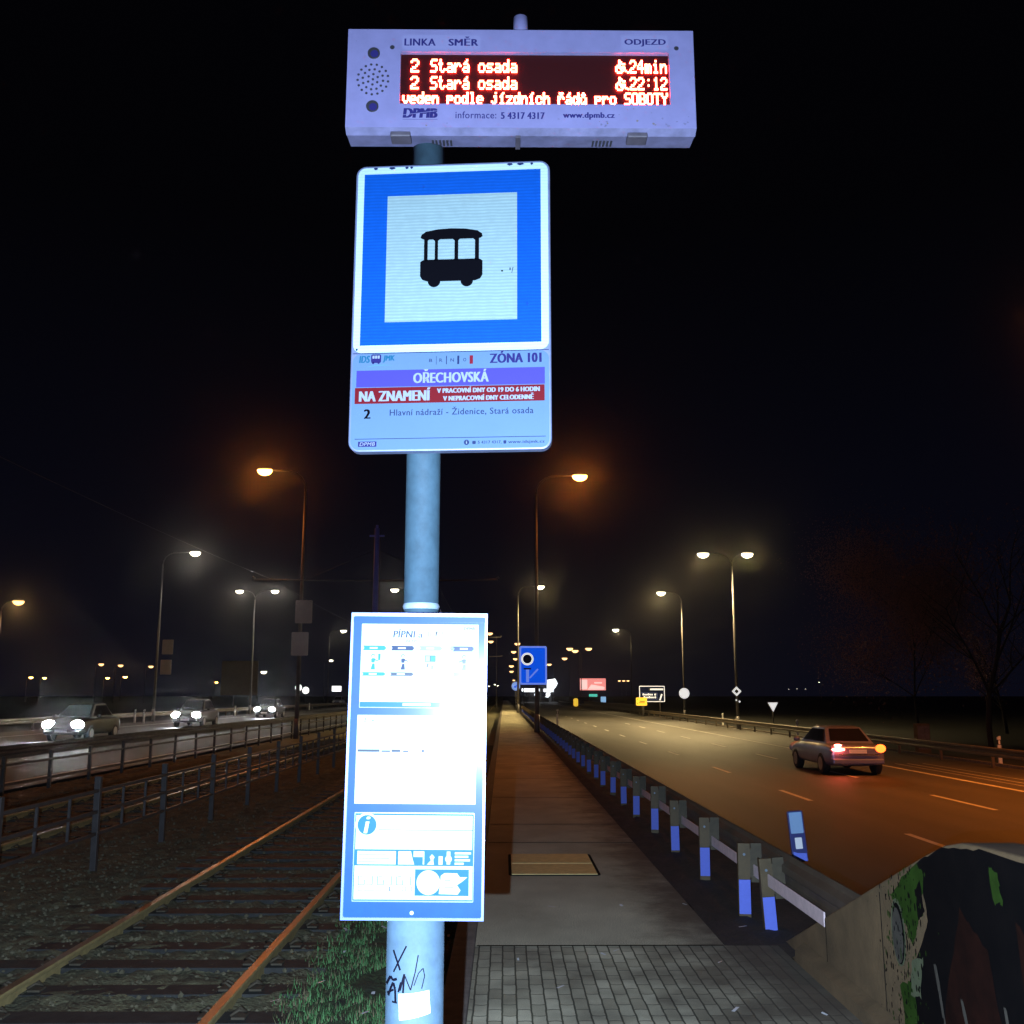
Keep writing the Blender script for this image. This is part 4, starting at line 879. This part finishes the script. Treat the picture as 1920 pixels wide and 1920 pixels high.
MB().tube([(0, .08, -1.8), (0, .08, .3)], .03, 'mast', 8).build('post', t)
def dirs(b):
    b.rect(-.35, 1.30, 1.36, 1.56, -.012, 'p_grey'); b.rect(-.20, 1.34, 1.30, 1.52, -.016, 'retro_glow_white'); b.rect(-1.25, 1.38, -.7, 1.46, -.012, 'purple_ink')
    for q in ((-1.25, 1.0, .62, 1.04), (-1.25, .28, .62, .32), (.58, .28, .62, 1.04)): b.rect(*q, -.012, 'blue_reflect')
    for zz in (.74, .42):
        for k in range(6): b.rect(-1.08 + k * .20 + .1 * (zz < .5), zz, -.92 + k * .20 + .1 * (zz < .5), zz + .17 + .05 * (k % 3 == 0), -.014, 'retro_glow_white')
        b.rect(.26, zz, .46, zz + .20, -.014, 'retro_glow_white')
    b.quad((.80, -.014, .18), (.96, -.014, .18), (1.20, -.014, .86), (1.04, -.014, .92), 'retro_glow_white')
board('direction_board', 'navy direction board with white border and arrow behind the guardrail', 17.0, 115, .95, 2.95, 1.82, 'sign_navy', .1, 'direction board', posts=(-1.0, .9), zg=-.65, face_extra=dirs, border='retro_glow_white')
board('notice_board', 'small yellow notice board overlapping the direction board', 15.5, 113, .55, 1.25, .92, 'retro_glow_yellow', .12, 'road sign', posts=(.2,), zg=-.65, face_extra=lambda b: (b.rect(-.2, .45, .4, .52, -.012, 'p_dark'), b.rect(-.3, .30, .35, .36, -.012, 'p_dark'), b.disc(-.45, .7, .05, -.012, 'p_dark', 10), b.disc(-.45, .25, .05, -.012, 'p_dark', 10)))
for lab, x, y, zc in (('upper pale plate on the mast of the left white lamp', -25.35, 75.2, 4.75), ('lower pale plate on the mast of the left white lamp', -25.40, 75.2, 3.25)): board('sign_plate', lab, x, y, zc, .82, 1.10, 'sign_back', .05, 'sign plate')
for lab, x, y, zc in (('upper grey plate on the sodium lamp mast by the left fence', -9.55, 47.2, 5.1), ('lower grey plate on the sodium lamp mast by the left fence', -9.68, 47.2, 3.58)): board('sign_plate', lab, x, y, zc, .80, 1.10, 'sign_back', .05, 'sign plate')
M['board_back'] = mat('billboard_back', (.085, .06, .045), .8, vary=.2, scale=1.2)
board('billboard', 'dark brown back of a square billboard on posts by the left road', -34.3, 130, 1.7, 4.7, 4.4, 'board_back', .05, 'billboard', 'board_back', posts=(-.7, 1.3), zg=-.8, thick=.3)
def redb(b):
    b.rect(-3.6, .3, -1.6, 3.1, -.02, 'pink_lit'); b.quad((-1.5, -.02, .2), (3.5, -.02, .2), (3.5, -.02, 1.0), (-.4, -.02, 1.7), 'pink_lit'); b.rect(.5, 2.0, 2.8, 2.4, -.02, 'pink_lit')
board('billboard', 'lit red and pink billboard on a post beyond the right road', 26.6, 300, 3.1, 7.9, 3.5, 'red_lit', .1, 'billboard', posts=(-3.3,), zg=-.8, thick=.4, face_extra=redb)
board('shop_sign', 'small lit green sign under the red billboard', 27.6, 310, 1.2, 2.6, .8, 'green_lit', .05, 'shop sign', posts=(0,), zg=-.8)
board('lit_poster', 'small pale blue lit poster right of the green sign', 22.8, 230, -.55, 1.2, 1.9, 'blue_lit', .05, 'poster', posts=(0,), zg=-.8)
board('road_sign', 'distant dark direction board with a pale border left of the green sign', 16.6, 210, -.15, 2.5, 1.5, 'sign_navy', .08, 'direction board', posts=(-.6, .6), zg=-.8, border='p_grey')
board('notice_board', 'far yellow round-edged notice left of the distant dark board', 14.6, 204, -.55, .95, 1.6, 'retro_glow_yellow', .3, 'road sign', posts=(0,), zg=-.8)
board('lightbox_sign', 'small white lit panel at the left edge of the timetable case', -43, 258, 2.6, 2.4, 1.4, 'white_lit', .05, 'lit sign', posts=(0,), zg=-.8)
t = thing('petrol_station_canopy', 'white lit canopy at the far end behind the big blue road sign', 'canopy', (10.5, 330, -.8))
b = MB(); b.box(-4.6, 6.0, 0, 8, 3.6, 4.7, 'sign_back'); b.build('roof', t)
b = MB(); b.box(-4.6, 1.2, -.06, -.01, 3.7, 4.6, 'canopy_lit'); b.box(2.6, 6.0, -.06, -.01, 3.5, 4.5, 'canopy_lit'); b.box(-4.0, .4, .5, 6, 3.50, 3.58, 'canopy_lit'); b.build('fascia', t)
for x in (-2.6, 1.6, 4.8): MB().box(x - .2, x + .2, .5, .9, 0, 3.6, 'mast').build('column', t)
b = MB(); b.disc(.0, 2.6, .55, -.5, 'canopy_lit'); b.disc(4.0, 2.7, .7, -.5, 'canopy_lit'); b.rect(3.2, 1.8, 4.2, 2.1, -.5, 'canopy_lit'); b.build('lit_window', t)
t = thing('station_totem', 'tilted bright white totem sign right of the big blue road sign', 'lit sign', (15.5, 325, -.8))
b = MB(); b.prism([(-1.6, 3.6), (-.3, 3.2), (1.5, 5.2), (2.0, 6.2), (1.2, 7.8), (-1.6, 7.4)], 0, .5, 'sign_back'); b.tube([(0, .25, 0), (0, .25, 4)], .2, 'mast', 8); b.build('cabinet', t)
b = MB(); b.poly([(-1.55, 3.7), (-.3, 3.3), (1.4, 5.2), (1.9, 6.2), (1.15, 7.7), (-1.5, 7.3)], -.02, 'canopy_lit'); b.build('lit_face', t)
dn = 0
def roadside_post(label, x, y, zg, h=.95):
    global dn
    t = thing('delineator_post', label, 'delineator', (x, y, zg), 0, 'white delineator posts on the road edges'); b = MB(); b.prism([(-.06, -.2), (.06, -.2), (.06, h), (-.06, h - .05)], 0, .06, 'white_plastic'); b.build('body', t)
    b = MB(); b.box(-.062, .062, -.004, .064, h * .68, h * .86, 'black'); b.build('band', t); b = MB(); b.rect(-.03, h * .70, .03, h * .84, -.006, 'sign_white'); b.build('reflector', t)
for lab, x, y, zg in (('white delineator post at the right edge behind the guardrail', 17.2, 35, -.6), ('white delineator post between the yield sign and the silver car', 17.2, 59, -.6), ('white delineator post between the priority and round signs', 17.3, 79.5, -.6), ('white delineator post under the direction board', 17.2, 127, -.6),
                      ('small delineator post on the left shoulder, right of the first oncoming car', -25.3, 71, ZL), ('small delineator post on the left shoulder between second and third oncoming cars', -25.3, 95, ZL), ('small delineator post on the left shoulder behind the third oncoming car', -25.3, 131, ZL),
                      ('white delineator post at the foot of the left plated lamp mast', -26.3, 72, ZL), ('delineator post beyond the path on the near road edge', 3.3, 62, -.05)): roadside_post(lab, x, y, zg)
t = thing('utility_cabinet', 'pale grey utility cabinet behind the guardrail right of the silver car', 'cabinet', (17.3, 41.5, -.7))
MB().box(-.27, .27, 0, .35, 0, 1.28, 'concrete').build('box', t, bevel=.02); MB().box(-.24, .24, -.012, 0, .25, 1.2, 'kerb').build('door', t)

# ------------------------------------------------------------------ cars (rear at y=0, nose at +y)
def make_car(label, loc, rz, paint, tall=0., lights='rear', group='cars on the roads', indicator=False):
    t = thing('car', label, 'car', loc, rz, group); P = paint; zt = tall
    st = [(0.0, .38, .78, .74), (.05, .30, .90, .83), (.35, .25, .955, .885), (1.0, .24, .955, .90), (2.2, .24, .945, .905), (3.2, .25, .93, .90), (3.45, .26, .90, .885), (4.0, .28, .83, .86), (4.3, .32, .74, .79), (4.38, .38, .64, .68)]
    b = MB(); v = []; NR = 14
    for y, zl, zh, w in st:
        zh += zt * .4
        ring = [(-.55 * w, zl), (-.93 * w, zl + .03), (-w, zl + .14), (-w, (zl + zh) / 2 + .04), (-.975 * w, zh - .10), (-.90 * w, zh - .02), (-.6 * w, zh + .012)]
        ring = ring + [(-x, z) for x, z in ring[::-1]]
        v += [(x, y, z) for x, z in ring]
    f = [(i * NR + k, i * NR + (k + 1) % NR, (i + 1) * NR + (k + 1) % NR, (i + 1) * NR + k) for i in range(len(st) - 1) for k in range(NR)]
    f += [tuple(range(NR - 1, -1, -1)), tuple((len(st) - 1) * NR + k for k in range(NR))]
    b.add(v, f, P, True); body = b.build('body', t, subsurf=2)
    zb = .93 + zt * .4; zr = 1.43 + zt
    base = [(-.74, .62), (.74, .62), (.76, 3.28), (-.76, 3.28)]; top = [(-.55, 1.22), (.55, 1.22), (.57, 2.45), (-.57, 2.45)]
    vb = [Vector((x, y, zb)) for x, y in base]; vt = [Vector((x, y, zr)) for x, y in top]
    b = MB(); b.add(vb + vt, [(0, 1, 5, 4), (1, 2, 6, 5), (2, 3, 7, 6), (3, 0, 4, 7)], P)
    cen = [Vector((x * .93, y, zr + .045)) for x, y in ((-.50, 1.40), (.50, 1.40), (.52, 2.25), (-.52, 2.25))]
    b.add(vt + cen, [(0, 1, 5, 4), (1, 2, 6, 5), (2, 3, 7, 6), (3, 0, 4, 7), (4, 5, 6, 7)], P, True); b.build('roof', t, bevel=.03)
    def pane(i, j, u0, u1, w0, w1):
        A, B, C_, D_ = vb[i], vb[j], vt[j], vt[i]
        at = lambda u, w: (A * (1 - u) + B * u) * (1 - w) + (D_ * (1 - u) + C_ * u) * w
        n = (B - A).cross(D_ - A).normalized() * .035
        b = MB(); q = [at(u0, w0) + n, at(u1, w0) + n, at(u1, w1) + n, at(u0, w1) + n]; q2 = [p_ - n * 1.2 for p_ in q]
        b.add(q + q2, [(0, 1, 2, 3), (0, 4, 5, 1), (1, 5, 6, 2), (2, 6, 7, 3), (3, 7, 4, 0)], 'glass'); b.build('window', t)
    pane(0, 1, .08, .92, .16, .90); pane(2, 3, .06, .94, .10, .92)
    for i, j in ((1, 2), (3, 0)):
        for u0, u1 in ((.10, .30), (.33, .58), (.61, .90)): pane(i, j, *( (u0, u1) if i == 1 else (1 - u1, 1 - u0)), .10, .88)
    for x in (-1, 1):
        for y in (.80, 3.45):
            wh = bpy.data.objects.new('wheel', None); COL.objects.link(wh); wh.parent = t; wh.location = (x * .80, y, .32)
            b = MB(); b.tube([(-.11, 0, 0), (-.09, 0, 0), (.09, 0, 0), (.11, 0, 0)], [.29, .32, .32, .29], 'tyre', 24); b.build('tyre', wh)
            b = MB(); b.tube([(x * .08, 0, 0), (x * .118, 0, 0)], [.21, .20], 'rim', 18); b.build('rim', wh)
        b = MB(); b.ell((x * .98, 2.95, zb + .06), (.11, .06, .075), P); b.build('mirror', t)
    b = MB(); b.box(-.78, .78, -.06, .10, .34, .50, P); b.build('rear_bumper', t, bevel=.04)
    b = MB(); b.box(-.62, .62, -.065, -.02, .60, .635, 'chrome'); b.build('trim_strip', t)
    pl = MB(); pl.box(-.26, .26, -.03, -.0, .66, .77, 'plate'); pl.build('rear_plate', t)
    b = MB(); b.box(-.75, .75, 4.30, 4.42, .30, .46, 'black'); b.build('front_bumper', t, bevel=.04)
    b = MB(); b.box(-.26, .26, 4.42, 4.44, .40, .51, 'plate'); b.build('front_plate', t)
    b = MB(); b.box(-.45, .45, 4.34, 4.40, .52, .64, 'black'); b.build('grille', t)
    for x in (-1, 1):
        b = MB(); m = 'tail_amber' if (indicator and x == 1) else ('tail_red' if lights == 'rear' else 'red_print')
        if m == 'tail_amber': b.ell((x * .70, .02, .80), (.16, .06, .125), m, 14, 8)
        else: b.ell((x * .60, -.0, .895), (.115, .06, .035), m, 12, 6); b.ell((x * .60, -.02, .775), (.20, .06, .045), m, 14, 6)
        b.build('tail_light', t)
        b = MB(); b.ell((x * .60, 4.24 , .66 + zt * .3), (.28, .17, .19), 'head' if lights == 'front' else 'plate', 14, 8); b.build('headlight', t)
    if lights == 'front':
        l = bpy.data.lights.new('headlight_beam', 'SPOT'); l.energy = 160; l.color = (.9, .95, 1); l.spot_size = R(84); l.spot_blend = .8; l.shadow_soft_size = .2
        lo = bpy.data.objects.new('headlight_beam', l); COL.objects.link(lo); lo.parent = t; lo.location = (0, 4.6, .70); lo.rotation_euler = (R(90 - 11), 0, 0)
    return t
M['paint_silver'] = mat('silver_car_paint', (.24, .26, .44), .3, metal=.45, coat=.6, coat_r=.08)
M['paint_dark'] = mat('dark_car_paint', (.005, .005, .006), .5, coat=.1, coat_r=.06)
M['paint_grey'] = mat('grey_car_paint', (.006, .006, .007), .5, coat=.1, coat_r=.06)
make_car('silver car with lit tail lights and an amber indicator driving away', (10.72, 30.6, ZR), 0, 'paint_silver', -.05, 'rear', indicator=True)
make_car('oncoming car with dazzling headlights, leftmost on the left road', (-18.7, 47.2, ZL), R(180), 'paint_grey', .12, 'front')
make_car('dark oncoming car in the middle of the three on the left road', (-19.5, 66.2, ZL), R(180), 'paint_dark', .22, 'front')
make_car('oncoming car farthest back of the three on the left road', (-20.4, 90.2, ZL), R(180), 'paint_dark', .18, 'front')
make_car('unlit grey car standing far back left of the timetable case', (-30.5, 188, ZL), R(180), 'paint_silver', .2, 'none')

# ------------------------------------------------------------------ trees at the right
def tree(label, x, y, H, R0, trunk_r, lean, n_leaf, z0=.8, seed=1, name='bare_tree', levels=3):
    rng = random.Random(seed); t = thing(name, label, 'tree', (x, y, -.65), 0, 'dim trees beyond the right road'); b = MB(); tips = []
    def grow(p, d, L, r, lv):
        q = p.copy(); pts = [p.copy()]; rs = [r]; n = 5
        for k in range(n):
            d = (d + Vector((rng.uniform(-.16, .16), rng.uniform(-.16, .16), rng.uniform(-.03, .09)))).normalized(); q = q + d * (L / n); pts.append(q.copy()); rs.append(r * (1 - .6 * (k + 1) / n))
            if lv > 0 and k >= 1:
                for c in range(2):
                    a = rng.uniform(0, 6.28); s = Vector((math.cos(a), math.sin(a), rng.uniform(.1, .8))).normalized(); grow(q, (d * .5 + s * .8).normalized(), L * rng.uniform(.45, .65), rs[-1] * .6, lv - 1)
            if lv <= 1: tips.append((q.copy(), d.copy()))
        b.tube(pts, rs, 'bark', 6 if lv < 2 else 9, cap=False)
    grow(Vector((0, 0, -.2)), Vector((lean, 0, 1)).normalized(), H * .78, trunk_r, levels)
    b.build('trunk', t)
    c = MB()
    for i in range(n_leaf):
        q, d = tips[rng.randrange(len(tips))]; p_ = q + Vector((rng.gauss(0, R0 * .14), rng.gauss(0, R0 * .14), rng.gauss(0, R0 * .16)))
        if p_.z < z0: continue
        a, e_ = rng.uniform(0, 6.28), rng.uniform(-1.2, .6); l, w = rng.uniform(.06, .16), rng.uniform(.015, .04); u = Vector((math.cos(a) * math.cos(e_), math.sin(a) * math.cos(e_), math.sin(e_))); s = u.cross(Vector((0, 0, 1))).normalized() * w
        c.add([p_, p_ + u * l * .5 + s, p_ + u * l, p_ + u * l * .5 - s], [(0, 1, 2, 3)], 'twig')
    c.build('crown', t)
tree('broad brown-leaved tree dimly lit behind the silver car', 21.5, 52, 8.0, 6.0, .07, .02, 70000, seed=3)
tree('tree with a pale leaning trunk right of the utility cabinet', 20.3, 42, 8.5, 2.4, .13, .13, 1500, 3.5, seed=8, levels=2)
tree('low dark shrubby tree left of the brown-leaved tree', 31, 62, 5.5, 3.0, .12, -.03, 7000, seed=12)

# ------------------------------------------------------------------ thin mist, added so the lamps show bloom-like halos
HAZE = .00032
if HAZE:
    hz = MB().box(-110, 110, -40, 700, -1.9, 26, 'ground').build('haze'); hz['kind'] = 'stuff'
    m = bpy.data.materials.new('haze'); m.use_nodes = True; t_ = m.node_tree; t_.nodes.clear()
    pv = t_.nodes.new('ShaderNodeVolumePrincipled'); ou = t_.nodes.new('ShaderNodeOutputMaterial'); t_.links.new(pv.outputs[0], ou.inputs['Volume'])
    pv.inputs['Color'].default_value = (.9, .9, .92, 1); pv.inputs['Density'].default_value = HAZE; pv.inputs['Anisotropy'].default_value = .968
    hz.data.materials.clear(); hz.data.materials.append(m)
